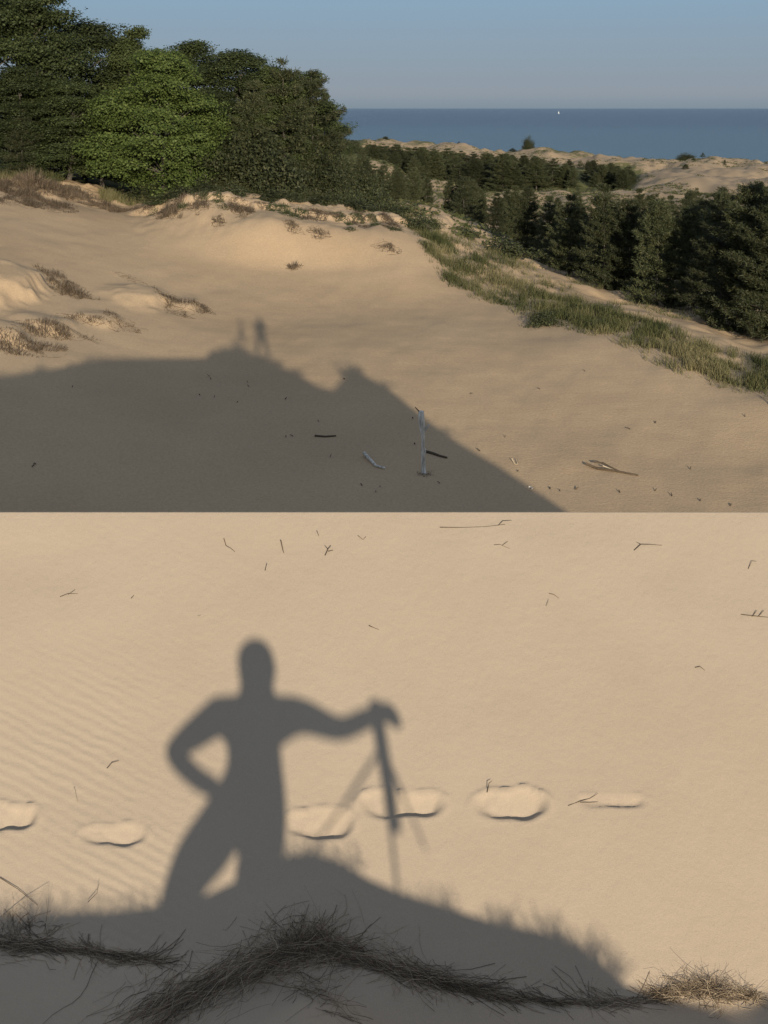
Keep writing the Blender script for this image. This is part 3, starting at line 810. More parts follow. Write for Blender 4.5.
for i in range(46):
    px = rng.uniform(345, 800); Y = rng.uniform(270, 600)
    if 345 < px < 632 and Y < 520: continue
    o = pt(int(rng.randint(0, 6)), px, Y, 'low dark bush dotted on the far dunes near the lake', 'bushes dotted on the far dunes', height=rng.uniform(1.2, 3.0), wpx=rng.uniform(5, 13), rz=rng.uniform(0, 6)); o.name = 'dune_bush'; o['category'] = 'bush'
o = place(sh[0], 528, 590, height=5.2, wpx=13, w0=3.0, rz=1.); tag(o, 'lone round tree on the far dune ridge against the lake', 'tree')
o = place(sh[0], 686, 585, height=3.0, wpx=20, w0=3.0, rz=2.); tag(o, 'flat dark thicket on the far dune ridge right of the lone tree', 'shrub')

# ------------------------------------------------------------------ dune grass (uncountable)
rng = np.random.RandomState(8)
B, T, Wd, TI = [], [], [], []
def grass_cloud(n, sampler, hmin, hmax, w):
    cnt = 0
    while cnt < n:
        X, Y, dens, t0 = sampler()
        if rng.rand() > dens: continue
        cnt += 1
        z = float(far_z(np.array([X]), np.array([Y]))[0]) if False else None
        B.append((X, Y)); T.append((rng.uniform(hmin, hmax), w, t0))
EDGE = ([400, 420, 450, 520, 560, 600, 680, 768, 900], [104, 97, 90, 84.5, 81, 77.5, 71.5, 67, 60])
WID = ([400, 420, 450, 520, 600, 680, 768, 900], [5, 7, 12, 15, 9, 7, 6, 6])
for _ in range(60000):
    px = rng.uniform(405, 830); e = np.interp(px, *EDGE); wd = np.interp(px, *WID)
    d = rng.uniform(-1.2, wd * 1.25)
    Y = e + d; X = (px - CX) / F * Y
    clump = .5 + .5 * vnoise(np.array([X * .9]), np.array([Y * .7]), 3)[0] + .35 * vnoise(np.array([X * 2.3]), np.array([Y * 2.0]), 4)[0]
    dens = clump * (1 - max(0, (d - wd * .8) / (wd * .45))) * (1 if d > .3 else .35)
    if rng.rand() < dens * .48 * (1 if clump > .45 else .25): B.append((X, Y)); T.append((.55 * (.6 + .5 * clump), .02, .45))
for _ in range(9000):   # sparse grass on the ground behind
    px = rng.uniform(400, 830); Y = np.interp(px, *EDGE) + rng.uniform(3, 45); X = (px - CX) / F * Y
    if vnoise(np.array([X * .5]), np.array([Y * .4]), 13)[0] > .15: B.append((X, Y)); T.append((.4, .02, .6))
for _ in range(8000):   # green grass along the brow under the wood
    px = rng.uniform(-30, 345); Y = 110.5 + rng.uniform(0, 5) + (0 if px > 100 else 1.0); X = (px - CX) / F * Y
    if 60 < px < 100: continue
    if vnoise(np.array([X * .4]), np.array([Y * .4]), 23)[0] > -.2: B.append((X, Y)); T.append((.7, .02, .35))
B = np.array(B); T = np.array(T)
zb = far_z(B[:, 0], B[:, 1])
base = np.concatenate([B, zb[:, None] - .03], 1)
bb, tt, ww, ti = [], [], [], []
for k in range(3):
    hgt = T[:, 0] * rng.uniform(.45, 1.15, len(B))
    dr = np.stack([rng.normal(.12, .32, len(B)), rng.normal(0, .32, len(B)), np.ones(len(B))], 1)
    dr /= np.linalg.norm(dr, axis=1)[:, None]
    b = base + np.stack([rng.normal(0, .09, len(B)), rng.normal(0, .09, len(B)), np.zeros(len(B))], 1)
    bb.append(b); tt.append(b + dr * hgt[:, None]); ww.append(T[:, 1] * rng.uniform(.5, 1.1, len(B)))
    ti.append(np.clip(T[:, 2] + .10 + .45 * vnoise(B[:, 0] * .5, B[:, 1] * .35, 63) + rng.normal(0, .16, len(B)), 0, 1))
v, f = blades(np.concatenate(bb), np.concatenate(tt), np.concatenate(ww), rng)
g = mesh_obj('dune_grass', v, f, M['grass'], smooth=False, tint=np.concatenate(ti))
tag(g, 'green and straw coloured dune grass along the edge of the open sand', 'grass', kind='stuff')

# low scrub speckling the far dunes
rng = np.random.RandomState(9)
pxs = rng.uniform(345, 830, 22000); Ys = np.concatenate([rng.uniform(112, 330, 8000), rng.uniform(270, 615, 14000)])
Xs = (pxs - CX) / F * Ys
keep = (fbm(Xs * .05, Ys * .02, 3, 77) > -.25)
Xs, Ys = Xs[keep], Ys[keep]; zs = far_z(Xs, Ys)
m = 6
C = np.repeat(np.stack([Xs, Ys, zs], 1), m, 0); C += rng.normal(0, 1, C.shape) * np.array([.35, .35, .08]); C[:, 2] += .12
v, f = leaf_quads(C, rng.normal(0, .5, C.shape) + np.array([0, -.3, 1.]), rng.uniform(.12, .3, len(C)), .6, rng)
g = mesh_obj('dune_scrub', v, f, M['grass'], smooth=False, tint=np.clip(rng.normal(.45, .2, len(f)), 0, 1))
tag(g, 'low patchy scrub speckled over the far sandy dunes', 'scrub', kind='stuff')

# ------------------------------------------------------------------ things lying on the blowout floor
def stick(name, pts, rad, mat, label, cat, group=None, sides=6, twigs=()):
    """pts in world; object origin at first point"""
    pts = np.asarray(pts, float); o0 = pts[0].copy()
    tb = Tubes(); tb.add(pts - o0, rad, sides)
    for tw, r in twigs: tb.add(np.asarray(tw) - o0, r, 5)
    o = tb.build(name, M[mat]); o.location = o0
    return tag(o, label, cat, group)

# the white stake: a dead sapling standing in the sand
X, Y, z = far_hit(424, 474)
u = Y / F
def P(dx, dy, dYY=0): return np.array([X + dx * u, Y + dYY, z + dy * u])
root = empty('dead_sapling', (X, Y, z)); tag(root, 'bleached white dead sapling standing upright in the shaded sand', 'dead tree')
tb = Tubes()
tb.add(np.array([P(0, -5), P(-.6, 8), P(-1.2, 22), P(-1.0, 36), P(-2.0, 47), P(-2.6, 56), P(-2.9, 62)]) - np.array([X, Y, z]),
       np.array([2.6, 2.2, 1.8, 1.7, 2.9, 3.1, 2.8]) * u, 8)
tb.build('trunk', M['silver'], root)
tb = Tubes(); tb.add(np.array([P(-1.5, 40), P(1.6, 44), P(5.2, 49, -.05)]) - np.array([X, Y, z]), np.array([1.6, 1.4, .8]) * u, 6); tb.build('branch', M['silver'], root)
tb = Tubes(); tb.add(np.array([P(-2.9, 59), P(-6, 63), P(-9, 66, .05)]) - np.array([X, Y, z]), np.array([.9, .7, .4]) * u, 6); tb.build('branch', M['twig'], root)
tb = Tubes(); tb.add(np.array([P(-.4, 18), P(1.4, 21), P(1.2, 25)]) - np.array([X, Y, z]), np.array([1.0, .8, .5]) * u, 6); tb.build('branch', M['silver'], root)
o = dry_bush('dry_litter', .14, .3, 200, n=160, w=.012); o.location = (X + .05, Y - .05, z); tag(o, 'dark litter around the foot of the white dead sapling', 'litter')

def far_stick(seq, radpx, mat, label, cat='driftwood', group=None, lift=1.0):
    """seq of (px,row) on the floor"""
    pts = []
    for i, s in enumerate(seq):
        X, Y, z = far_hit(s[0], s[1]); up = s[2] if len(s) > 2 else 0
        pts.append((X, Y, z + (radpx * .6 + up) * Y / F))
    return stick('driftwood' if cat == 'driftwood' else 'twig', pts, np.array(radpx) * pts[0][1] / F * np.linspace(1, .6, len(pts)), mat, label, cat, group)
far_stick([(364, 457, 2), (369, 461, 1), (376, 467), (385, 470)], 1.9, 'silver', 'short bleached driftwood stick left of the white sapling')
far_stick([(426, 453), (433, 455), (440, 457), (447, 459)], 1.6, 'twig', 'dark driftwood just right of the white sapling')
far_stick([(586, 467, 2), (597, 470), (610, 472, 1), (624, 474), (638, 477)], 1.5, 'twig', 'long dark driftwood branch lying on the open sand at right')
far_stick([(594, 466, 3), (603, 468, 4), (613, 471, 2), (621, 473)], 1.0, 'twig', 'dark knotted branch lying across the long driftwood branch')
far_stick([(603, 470, 3), (610, 471, 2), (617, 473, 1)], .7, 'paletwig', 'pale stick lying on the long dark driftwood branch')
far_stick([(512, 462, 2), (515, 465), (517, 465), (518, 463, 3)], .6, 'paletwig', 'small forked pale twig standing left of the long driftwood')
far_stick([(529, 488), (532, 489), (532, 492, 2)], 1.0, 'silver', 'small pale twig at the edge of the big shadow')
far_stick([(315, 437), (325, 438), (336, 437)], 1.2, 'twig', 'dark twig lying in the shade left of the sapling')
rng = np.random.RandomState(14)
bits = [(210, 377), (211, 380), (249, 387), (248, 383), (285, 400), (237, 403), (200, 396), (214, 398), (286, 438), (293, 437), (319, 422), (362, 486), (376, 492), (330, 458), (32, 468), (36, 465), (72, 388), (380, 488), (440, 484), (345, 380),
        (505, 438), (518, 472), (480, 452), (413, 419), (415, 445), (550, 490), (560, 492), (575, 490), (620, 494), (672, 497), (655, 492), (700, 502), (730, 507), (690, 470), (655, 424), (630, 430), (585, 372), (540, 390), (745, 418), (470, 395)]  # dark flecks in the lower right row stand in for small track pits
GQ = 'small bits of dark litter on the blowout floor'
for i, (px, row) in enumerate(bits):
    X, Y, z = far_hit(px, row)
    a = rng.uniform(0, 6.28); l = rng.uniform(.03, .10); d = np.array([math.cos(a), math.sin(a), 0])
    p0 = np.array([X, Y, z + .02])
    lab = 'tiny dark fleck of bark lying in the shaded sand' if i < 20 or i in (23, 24) else 'tiny dark fleck among bark bits and track-pit stand-ins on the sunlit floor'
    stick('litter', [p0, p0 + d * l + np.array([0, 0, .05]), p0 + d * l * 1.8 + np.array([0, 0, rng.uniform(0, .12)])], np.array([.02, .026, .01]) * rng.uniform(.6, 1.2), 'twig', lab, 'litter', GQ)

# ------------------------------------------------------------------ sailing boat on the lake
bx, by, bz = (559 - CX) / F * 6500, 6500, -26.2
boat = empty('sailing_boat', (bx, by, bz)); tag(boat, 'tiny white sailing boat far out on the lake', 'boat')
hv, hf = [], []
secs = np.linspace(-5, 5, 9)
for s_ in secs:
    w_ = 1.5 * (1 - abs(s_ / 5.4) ** 2.2); 
    for a_ in np.linspace(0, math.pi, 7): hv.append((s_, w_ * math.cos(a_), 1.2 - 1.5 * math.sin(a_) * (1 - abs(s_ / 5.4) ** 3)))
for i in range(8):
    for j in range(6): hf.append((i*7+j, i*7+j+1, (i+1)*7+j+1, (i+1)*7+j))
    hf.append((i*7, (i+1)*7, (i+1)*7+6, i*7+6))
mesh_obj('hull', hv, hf, M['hull'], boat)
tb = Tubes(); tb.add([(0, 0, .6), (0, 0, 13)], [.12, .07], 8); tb.add([(0, 0, 2.1), (-4.5, 0, 2.2)], [.08, .06], 6); tb.build('mast', M['black'], boat)
sv = []; sf = []
for i in range(6):
    for j in range(6):
        u_ = i / 5; v_ = j / 5; sv.append((-.15 - 4.2 * u_ * (1 - v_), .5 * math.sin(math.pi * u_) * (1 - v_), 2.3 + 10.2 * v_))
for i in range(5):
    for j in range(5): sf.append((i*6+j, (i+1)*6+j, (i+1)*6+j+1, i*6+j+1))
mesh_obj('sail', sv, sf, M['sail'], boat)

# ------------------------------------------------------------------ debris on the near slope
rng = np.random.RandomState(21)
def near_stick(seq, radpx, mat, label, group=None, twigs=(), name='twig', cat='twig'):
    def w(s):
        X, Y, z = near_hit(s[0], s[1]); up = s[2] if len(s) > 2 else 0
        return np.array((X, Y, z + (radpx * .12 + up) * Y / F))
    pts = [w(s) for s in seq]
    return stick(name, pts, np.linspace(1, .45, len(pts)) * radpx * .37 * pts[0][1] / F, mat, label, cat, group, twigs=[([w(q) for q in t], np.linspace(.8, .4, len(t)) * radpx * .42 * pts[0][1] / F) for t in twigs])
near_stick([(440, 529, 1), (462, 528), (485, 527), (505, 526, 1)], 1.0, 'twig', 'long straight thin stick lying below the crest of the near slope', twigs=[[(498, 526), (503, 523, 2), (512, 524, 3)]])
near_stick([(224, 541, 2), (226, 546), (231, 549), (235, 552)], 1.3, 'twig', 'curled dark twig at the left end of the row of bits below the crest')
near_stick([(281, 545, 4), (283, 551), (284, 554)], 1.5, 'twig', 'short dark stub standing left of its forked neighbour')
near_stick([(325, 556), (328, 552, 2), (331, 549, 3)], 1.4, 'twig', 'forked dark stub below the crest', twigs=[[(328, 552, 2), (325, 549, 3)], [(328, 552), (333, 552, 1)]])
near_stick([(265, 571), (267, 567, 3)], 1.0, 'twig', 'tiny dark stub under the row of bits')
near_stick([(317, 534, 3), (319, 537)], .9, 'twig', 'tiny dark stub just under the crest, left of centre')
near_stick([(358, 538, 2), (363, 540), (366, 538, 1)], .9, 'twig', 'tiny forked twig under the crest near the middle')
near_stick([(494, 545), (500, 546, 1), (510, 549)], .8, 'twig', 'thin twig below the long straight stick', twigs=[[(502, 546), (508, 544, 2)]])
near_stick([(634, 551), (641, 547, 2), (650, 547, 2), (662, 546)], 1.1, 'twig', 'dark twig with a raised head right of the middle of the slope', twigs=[[(641, 547, 2), (637, 545, 2)]])
near_stick([(748, 569), (752, 563, 2), (757, 564, 2)], .8, 'twig', 'small bent twig near the right edge')
near_stick([(741, 615), (750, 617, 1), (768, 618), (780, 617)], 1.2, 'twig', 'dark twig cut by the right edge of the photo', twigs=[[(752, 617), (757, 613, 2)], [(758, 617), (764, 613, 2)]])
near_stick([(549, 594), (554, 596, 1), (559, 599)], 1.0, 'twig', 'small dark twig above the pale chip')
near_stick([(546, 606), (549, 602, 2)], .9, 'paletwig', 'pale chip lying on the right half of the slope')
near_stick([(369, 627, 1), (373, 628), (379, 630)], 1.2, 'twig', 'dark speckled bit above and right of the shadow head')
near_stick([(695, 668), (700, 668, 1), (705, 671)], 1.2, 'twig', 'small dark bit on the right side of the slope')
near_stick([(107, 769), (112, 765, 2), (119, 763, 2)], 1.1, 'twig', 'bent brown twig on the rippled sand at left')
near_stick([(74, 795, 6), (78, 803)], .7, 'paletwig', 'pale straw standing in the ripples at left')
near_stick([(487, 793), (489, 788, 4), (492, 786, 5)], 1.5, 'twig', 'dark bud-like bit at the top edge of a footprint')
near_stick([(568, 806), (580, 803, 1), (590, 800, 1), (598, 797, 2)], .9, 'twig', 'thin twig beside the faint footprint', twigs=[[(580, 803), (590, 804, 1), (598, 802)]])
near_stick([(60, 597), (68, 595, 1), (78, 594)], .9, 'twig', 'faint thin twig in a small scrape at upper left', twigs=[[(68, 595), (75, 592, 2)]])
near_stick([(131, 599), (134, 597, 1)], 1.0, 'twig', 'tiny dark bit right of the faint twig at upper left')
near_stick([(198, 617), (201, 617, 1)], 1.4, 'paletwig', 'pale shell chip above the shadow of the raised elbow', name='shell_chip', cat='shell')
near_stick([(0, 880, 2), (18, 893, 3), (38, 908, 2)], 1.1, 'twig', 'dark twig at the left edge near the shadow border')
near_stick([(0, 918), (25, 908, 8), (48, 903, 14)], .9, 'paletwig', 'pale bent stem rising from the left dead grass')
near_stick([(88, 908, 5), (97, 901, 8), (99, 896, 12)], .9, 'twig', 'dark short stem beside the left dead grass')

# dead grass tangles at the lip
def tangle(name, path, n, spread, lmin, lmax, label, seed, updir=.25, rad=.00095, along=.85):
    """path: (px,row,halfheight px) – strands laid mostly along the path"""
    rng = np.random.RandomState(seed)
    PTS = np.array([near_hit(p, r) for p, r, _ in path]); HW = np.array([h for _, _, h in path]) * PTS[:, 1] / F
    s = np.linspace(0, 1, len(path))
    o0 = PTS.mean(0)
    V, Fc, TI, nn = [], [], [], 0
    nb_ = max(14, n // 40)
    bundles = [(q_ / nb_ + rng.uniform(0, 1 / nb_), rng.normal(0, .42), rng.normal(0, .5), rng.normal(0, .42), rng.uniform(.06, .2)) for q_ in rng.permutation(nb_)]
    for i in range(n):
        b_ = bundles[i % nb_]
        t = min(1, max(0, b_[0] + rng.normal(0, .04))); c = np.array([np.interp(t, s, PTS[:, k]) for k in range(3)]); hw = np.interp(t, s, HW) * (1.0 + .45 * math.sin(t * 23 + seed) + .25 * math.sin(t * 51))
        t2 = min(1, t + .05); d = np.array([np.interp(t2, s, PTS[:, k]) for k in range(3)]) - np.array([np.interp(max(0, t2 - .1), s, PTS[:, k]) for k in range(3)])
        d /= np.linalg.norm(d) + 1e-9
        ca, sa = math.cos(b_[1]), math.sin(b_[1]); d = np.array([d[0] * ca - d[1] * sa, d[0] * sa + d[1] * ca, d[2]])
        if rng.rand() < .5: d = -d
        sp_ = b_[4] if rng.rand() < .9 else .45
        jit = rng.normal(0, sp_, 3) * np.array([1, .55, .5]); dd = d * along + jit; dd[2] = dd[2] * .8 + abs(rng.normal(0, .5)) * (updir - .25) + rng.normal(0, .05)
        dd /= np.linalg.norm(dd)
        ln = lmin + (lmax - lmin) * rng.rand() ** 1.6
        loose = 2.2 if rng.rand() < .16 else 1.0
        hw = hw * loose
        off = np.array([b_[2] * hw + rng.normal(0, .25) * hw, (b_[3] + rng.normal(0, .3)) * hw * spread, abs(rng.normal(0, .45)) * hw * (.7 if loose == 1 else .1)])
        bend = rng.normal(0, .55, 3) * np.array([1, .6, .6]); bend[2] = -abs(bend[2]) * .8
        u = np.linspace(-.5, .5, 9)[:, None]
        pts = c + off + dd * ln * u + bend * ln * (u * u) * 1.2 + np.sin(u * 8 + i) * rng.normal(0, .04, 3) * np.array([1, .7, .5]) * ln + np.sin(u * 19 + i) * rng.normal(0, .012, 3) * ln
        zmin = near_z(pts[:, 0], pts[:, 1]); pts[:, 2] = np.maximum(pts[:, 2], zmin + .003)
        tb_r = rad * rng.uniform(.6, 1.5)
        tt = np.gradient(pts, axis=0); tt /= np.linalg.norm(tt, axis=1)[:, None]
        a = np.cross(tt, [.2, .3, .9]); a /= np.linalg.norm(a, axis=1)[:, None] + 1e-9; b = np.cross(tt, a)
        r_ = tb_r * np.linspace(1, .4, 9)[:, None]
        th = np.array([0, 2.094, 4.188])
        ring = np.stack([pts + r_ * (a * math.cos(q) + b * math.sin(q)) for q in th], 1).reshape(-1, 3)
        V.append(ring - o0)
        ii = np.arange(8)[:, None] * 3; jj = np.arange(3)[None]; j2 = (jj + 1) % 3
        Fc.append(np.stack([ii + jj, ii + j2, ii + 3 + j2, ii + 3 + jj], -1).reshape(-1, 4) + nn); nn += 27
        TI += [np.clip(rng.normal(.26, .2) if rng.rand() < .74 else rng.uniform(.7, 1), 0, 1)] * 24
    o = mesh_obj(name, np.concatenate(V), np.concatenate(Fc), M['deadgrass'], smooth=False, tint=TI)
    o.location = o0
    return tag(o, label, 'dead grass')
tangle('dead_grass_heap', [(148, 1026, 15), (185, 1002, 22), (225, 978, 25), (265, 960, 24), (310, 950, 20), (350, 958, 14), (395, 973, 12), (440, 986, 10), (478, 993, 7)], 1500, .85, .08, .44,
       'big dark heap of dead grass arching over the shaded lip in the middle', 1)
tangle('dead_grass_heap', [(-6, 940, 10), (30, 948, 10), (60, 951, 6), (100, 955, 5), (130, 959, 5), (158, 963, 3)], 700, .8, .08, .3,
       'thin mat of dead grass lying along the lip at far left', 2)
tangle('dead_grass_heap', [(478, 994, 4), (520, 1000, 3), (565, 1003, 3), (610, 1004, 4), (650, 1002, 4)], 260, .8, .08, .3,
       'thin line of dead stems linking the big heap and the right tuft', 3)
tangle('dead_grass_heap', [(655, 1000, 7), (690, 992, 12), (720, 992, 10), (750, 1000, 6)], 620, .9, .06, .2,
       'small sunlit tuft of dead grass on the lip at lower right', 4, updir=1.2, along=.5)
tangle('dead_grass_heap', [(290, 952, 16), (305, 945, 18), (320, 946, 16)], 200, .7, .22, .36, 'a few stiff straws standing out of the top of the big heap', 6, updir=3, along=.2)
tangle('dead_grass_heap', [(300, 985, 8), (330, 1000, 12), (350, 1018, 10)], 70, 1.2, .08, .26, 'loose roots trailing down the front of the lip below the big heap', 7, updir=.6, along=.4)
tangle('dead_grass_heap', [(0, 935, 12), (25, 930, 12), (50, 932, 8)], 40, 1.0, .12, .3, 'pale straws standing above the left mat of dead grass', 8, updir=2.5, along=.2)

# ------------------------------------------------------------------ the people whose shadows fall in the view, and their tripods
def skin_body(name, joints, edges, root_i, mats, zcut, parent=None):
    me = bpy.data.meshes.new(name)
    me.from_pydata([j[0] for j in joints], edges, [])
    o = bpy.data.objects.new(name, me); col.objects.link(o)
    o.modifiers.new('s', 'SKIN')
    for i, j in enumerate(joints):
        sv = me.skin_vertices[0].data[i]
        sv.radius = (j[1], j[2] if len(j) > 2 else j[1]); sv.use_root = (i == root_i)
    ss = o.modifiers.new('b', 'SUBSURF'); ss.levels = 2; ss.render_levels = 2
    dg = bpy.context.evaluated_depsgraph_get(); dg.update()
    nm = bpy.data.meshes.new_from_object(o.evaluated_get(dg))
    o.modifiers.clear(); o.data = nm
    for m in mats: nm.materials.append(m)
    for p in nm.polygons:
        p.use_smooth = True; p.material_index = zcut(p.center)
    if parent: o.parent = parent
    return o

def tripod(name, top, feet, label, head=.1, center=.35, cam=True, lr=.011, rs=None):
    top = np.array(top, float)
    r = empty(name, tuple(top)); tag(r, label, 'tripod')
    for k_, ft in enumerate(feet):
        tb = Tubes(); q = np.array(ft) - top
        if rs: lr = rs[k_]
        tb.add([np.zeros(3), q * .5], [lr, lr], 8); tb.add([q * .48, q], [lr * .7, lr * .6], 8); tb.build('leg', M['black'], r)
    tb = Tubes(); tb.add([(0, 0, -center), (0, 0, .12)], [.03, .034], 8); tb.build('centre_column', M['black'], r)
    tb = Tubes(); tb.add([(0, 0, .10), (0, 0, .14), (0, 0, .17)], [.03, .04, .03], 10); tb.add([(0, 0, .15), (head * 1.8, -.02, .10)], [.009, .009], 6); tb.build('pan_head', M['black'], r)
    if not cam: return r
    tb = Tubes(); tb.add([(-.1, 0, .24), (.1, 0, .24)], [.085, .085], 4); tb.add([(0, 0, .24), (0, .16, .24)], [.05, .05], 10); tb.build('camera', M['black'], r)
    return r

def pB(px, row, Y=0.0):
    x, z = off_near(px, row); return np.array([x + SX * Y, Y, z - K * Y])
u1 = 6.8 / F
def J(px, row, r, Y=0., r2=None): return (tuple(pB(px, row, Y)), r, r if r2 is None else r2)
YB = -2.0
jb = [J(251, 806, .235, YB, .15),            # 0 pelvis
      J(256, 772, .240, YB, .14), J(254, 744, .25, YB, .14), J(258, 716, .185, YB, .13),
      J(257, 698, .098, YB), J(257, 684, .092, YB + .02), J(257, 667, .112, YB + .03, .12), J(257, 654, .095, YB + .02, .09),
      J(217, 717, .084, YB), J(170, 754, .052, YB - .05), J(201, 783, .045, YB + .06), J(216, 788, .052, YB + .08),
      J(298, 713, .080, YB), J(341, 731, .052, YB + .02), J(372, 716, .045, YB + .04), J(382, 709, .075, YB + .05),
      J(228, 826, .135, YB), J(190, 868, .105, YB + .04), J(171, 918, .078, YB - .02),
      J(264, 826, .138, YB), J(257, 876, .118, YB + .05), J(254, 925, .090, YB)]
foot = []
for base_j, dxm in ((18, -.03), (21, .0)):
    b = np.array(jb[base_j][0])
    foot.append(((b[0] + dxm, b[1] - .03, b[2] - .16), .042)); foot.append(((b[0] + dxm, b[1] + .13, b[2] - .20), .036))
nb = len(jb); jb = jb + foot
eb = [(0, 1), (1, 2), (2, 3), (3, 4), (4, 5), (5, 6), (6, 7), (3, 8), (8, 9), (9, 10), (10, 11), (3, 12), (12, 13), (13, 14), (14, 15),
      (0, 16), (16, 17), (17, 18), (18, nb), (nb, nb + 1), (0, 19), (19, 20), (20, 21), (21, nb + 2), (nb + 2, nb + 3)]
# five short fingers on each hand
for hand, dirv in ((11, (.6, .3, -.4)), (15, (.5, .3, -.35))):
    h0 = np.array(jb[hand][0]); d = np.array(dirv); d /= np.linalg.norm(d)
    for q in range(5):
        sp = np.array([.1, .0, 1.0]) * (q - 2) * .017
        l = [.045, .07, .075, .07, .055][q]
        i0 = len(jb)
        jb.append((tuple(h0 + d * .03 + sp), .0095, .0095)); jb.append((tuple(h0 + d * (.03 + l * .6) + sp), .009, .009)); jb.append((tuple(h0 + d * (.03 + l) + sp + np.array([0, .02, -.015])), .008, .008))
        eb += [(hand, i0), (i0, i0 + 1), (i0 + 1, i0 + 2)]
jb = [(j[0], j[1], j[2] if len(j) > 2 else j[1]) for j in jb]
zsh = pB(257, 700)[2]; zhip = pB(247, 800)[2]
def zc(c):
    if c[2] > zsh + .02: return 0
    if abs(c[0] - jb[0][0][0]) > .34: return 0
    return 1 if c[2] > zhip else 2
pb = skin_body('person', jb, eb, 0, [M['skin'], M['shirt'], M['shorts']], zc)
tag(pb, 'person, hand on hip, leaning on a tripod, casting the large shadow on the near sand', 'person')
def cap(parent, c, r):
    v, f = [], []
    for i in range(6):
        for j in range(12):
            a = i / 5 * 1.7; b = j / 12 * 2 * math.pi
            v.append((c[0] + r[0] * math.sin(a) * math.cos(b), c[1] + r[1] * math.sin(a) * math.sin(b), c[2] + r[2] * math.cos(a)))
    for i in range(5):
        for j in range(12): f.append((i*12+j, i*12+(j+1) % 12, (i+1)*12+(j+1) % 12, (i+1)*12+j))
    return mesh_obj('hair', v, f, M['hair'], parent)
hc = np.array(jb[6][0]); cap(pb, hc + np.array([0, -.01, .02]), (.10, .11, .10))
tp_ = pB(382, 746, YB + .05)
tripod('tripod', tp_ + np.array([.0, 0, 0]), [pB(308, 862, YB + .35), pB(426, 850, YB - .25), pB(402, 930, YB + .1)], 'folding tripod gripped by the leaning person, seen by its shadow', center=.30, cam=False, rs=(.010, .009, .013), head=.03)

def pA(px, row, Y=0.0):
    x, z = off_far(px, row); return np.array([x + SX * Y, Y, z - K * Y])
base = pA(257, 351.5); base[2] = float(near_z(np.array([base[0]]), np.array([0.]))[0])
def q(dx, h, r, Y=0., r2=None): return ((base[0] + .22 + dx * 1.12 + .34 * h, Y, base[2] + h * 1.2), r * 1.9, (r if r2 is None else r2) * 1.9)
ja = [q(0, .92, .15), q(0, 1.12, .14), q(.0, 1.32, .175, 0, .13), q(0, 1.45, .13), q(0, 1.53, .062), q(0, 1.62, .085), q(0, 1.73, .08),
      q(-.21, 1.42, .07), q(-.30, 1.20, .055, .04), q(-.14, 1.28, .045, .16), q(.21, 1.42, .07), q(.30, 1.20, .055, .04), q(.14, 1.28, .045, .16),
      q(-.12, .82, .085), q(-.20, .48, .065), q(-.30, .08, .05), q(-.32, .0, .04, .12), q(.13, .82, .085), q(.20, .48, .065), q(.26, .08, .05), q(.28, .0, .04, .12)]
ea = [(0, 1), (1, 2), (2, 3), (3, 4), (4, 5), (5, 6), (3, 7), (7, 8), (8, 9), (3, 10), (10, 11), (11, 12), (0, 13), (13, 14), (14, 15), (15, 16), (0, 17), (17, 18), (18, 19), (19, 20)]
pa = skin_body('person', ja, ea, 0, [M['skin'], M['shirt'], M['shorts']], lambda c: 0 if c[2] > base[2] + 1.5 else (1 if c[2] > base[2] + .9 else 2))
tag(pa, 'person with hands at the chest on a dune crest, casting the small distant shadow', 'person')
cap(pa, np.array(ja[5][0]) + np.array([0, 0, .05]), (.12, .13, .15))
tx = base[0] - .85
tz = float(near_z(np.array([tx]), np.array([0.]))[0])
tripod('tripod', (tx + .42, 0, tz + 1.5), [(tx - .38, .2, tz), (tx + .3, .25, tz + .02), (tx + .05, -.4, tz)], 'tripod with a camera beside the person on the dune crest, seen by its small shadow', center=.5, lr=.045)

# dune grass on the hidden crests: it frays the edge of the shadows
def ridge_grass(px, row, far, r, h, n, seed, label):
    x, z = off_far(px, row) if far else off_near(px, row)
    zz = float(near_z(np.array([x]), np.array([0.]))[0])
    o = dry_bush('dune_grass_tuft', h, r, seed, n=n, mat='grass', w=.006 if not far else .018)
    o.location = (x, 0, zz); tag(o, label, 'grass tuft', 'grass tufts on the hidden dune crest')
GL = 'grass tuft on the hidden dune crest, seen by its shadow on sand'
for i, (px, row, r, h) in enumerate([(238, 347, .5, .7), (233, 347, .35, .8), (222, 349, .5, .5), (262, 354, .4, .4), (272, 356, .4, .4), (345, 371, .35, .75), (352, 368, .5, .6), (292, 366, .4, .4), (380, 381, .5, .4), (440, 427, .5, .3)]):
    ridge_grass(px, row, True, r, h, 260, 300 + i, GL)
for i, (px, row, r, h) in enumerate([(20, 912, .12, .16), (60, 912, .15, .15), (105, 911, .1, .12), (150, 907, .1, .1), (497, 924, .06, .16), (540, 932, .10, .15), (578, 946, .12, .20), (600, 962, .1, .16), (430, 902, .1, .08), (330, 858, .12, .13), (300, 855, .1, .1)]):
    ridge_grass(px, row, False, r, h, 55, 330 + i, GL)
for i, (px, r, h) in enumerate([(6, .5, .5), (30, .4, .7), (48, .5, .5), (56, .25, .8), (84, .4, .6), (98, .45, .75), (108, .3, .5)]):
    X = (px - AC) * 78 / F + SX * YCREST; Yt = YCREST - .1
    o = dry_bush('dune_grass_tuft', h, r, 380 + i, n=200, mat='grass', w=.012)
    o.location = (X, Yt, float(near_z(np.array([X]), np.array([Yt]))[0])); tag(o, GL, 'grass tuft', 'grass tufts on the hidden dune crest')

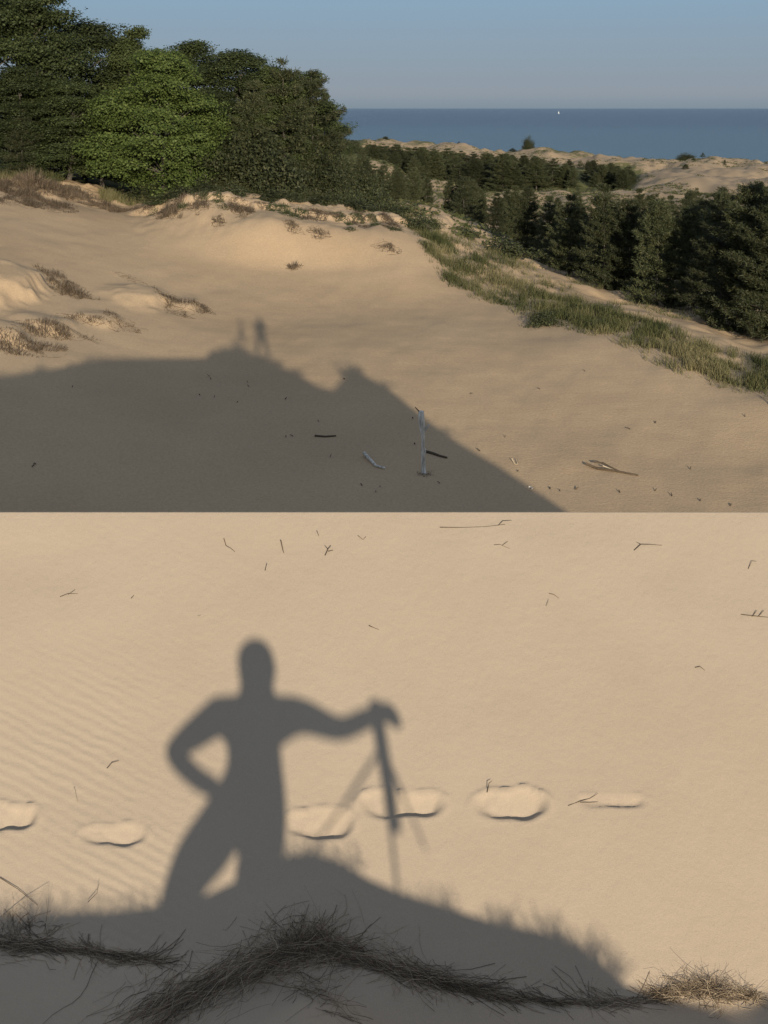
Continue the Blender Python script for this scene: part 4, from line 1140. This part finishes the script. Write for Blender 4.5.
# ------------------------------------------------------------------ light, sky, camera
sv = Vector((SX, 1, -K)).normalized()
sun = bpy.data.lights.new('sun', 'SUN'); sun.energy = 4.85; sun.angle = math.radians(.36); sun.color = (1, .885, .705)
so = bpy.data.objects.new('sun', sun); so.rotation_euler = sv.to_track_quat('-Z', 'Y').to_euler(); so.location = (10, -30, 20); col.objects.link(so)
w = bpy.data.worlds.new('World'); scene.world = w; w.use_nodes = True
nt = w.node_tree; nt.nodes.clear()
bg = nt.nodes.new('ShaderNodeBackground'); BGS = .10; HAZE = .90; bg.inputs['Strength'].default_value = BGS
sk = nt.nodes.new('ShaderNodeTexSky'); sk.sky_type = 'NISHITA'; sk.sun_disc = False
sk.sun_elevation = math.asin(-sv.z); sk.sun_rotation = math.atan2(-sv.x, -sv.y)
sk.altitude = 200; sk.air_density = 1.0; sk.dust_density = .3; sk.ozone_density = 4.0
wo = nt.nodes.new('ShaderNodeOutputWorld')
# thin evening haze over the clear sky: pale mauve at the horizon, soft blue above, the same all round
gm = nt.nodes.new('ShaderNodeNewGeometry'); sx_ = nt.nodes.new('ShaderNodeSeparateXYZ'); nt.links.new(gm.outputs['Incoming'], sx_.inputs[0])
ng = nt.nodes.new('ShaderNodeMath'); ng.operation = 'MULTIPLY'; ng.inputs[1].default_value = -1; nt.links.new(sx_.outputs[2], ng.inputs[0])
sr = ramp(nt, [(0, (.20, .265, .335)), (.004, (.225, .285, .355)), (.010, (.265, .31, .38)), (.03, (.262, .325, .405)), (.075, (.255, .365, .485)), (.35, (.255, .325, .43)), (1, (.24, .275, .335))])
nt.links.new(ng.outputs[0], sr.inputs[0])
ml = nt.nodes.new('ShaderNodeMix'); ml.data_type = 'RGBA'; ml.inputs[0].default_value = HAZE
sc_ = nt.nodes.new('ShaderNodeVectorMath'); sc_.operation = 'SCALE'; sc_.inputs['Scale'].default_value = 1 / BGS
nt.links.new(sr.outputs[0], sc_.inputs[0])
nt.links.new(sk.outputs[0], ml.inputs[6]); nt.links.new(sc_.outputs[0], ml.inputs[7])
nt.links.new(ml.outputs[2], bg.inputs[0]); nt.links.new(bg.outputs[0], wo.inputs[0])

cam = bpy.data.cameras.new('camera'); co = bpy.data.objects.new('camera', cam); col.objects.link(co); scene.camera = co
co.location = (0, 0, 0); co.rotation_euler = (math.radians(90), 0, 0)
cam.sensor_fit = 'VERTICAL'; cam.sensor_height = 36; cam.sensor_width = 27
cam.lens = F / Hh * 36
cam.shift_y = -(Hh / 2 - HY) / Hh
cam.clip_start = .05; cam.clip_end = 200000
vs = scene.view_settings; vs.view_transform = 'Standard'; vs.look = 'None'; vs.gamma = 1; vs.exposure = 0
scene.cycles.max_bounces = 6; scene.cycles.transparent_max_bounces = 6
for o in list(col.objects):
    if 'h' in o.keys(): del o['h']
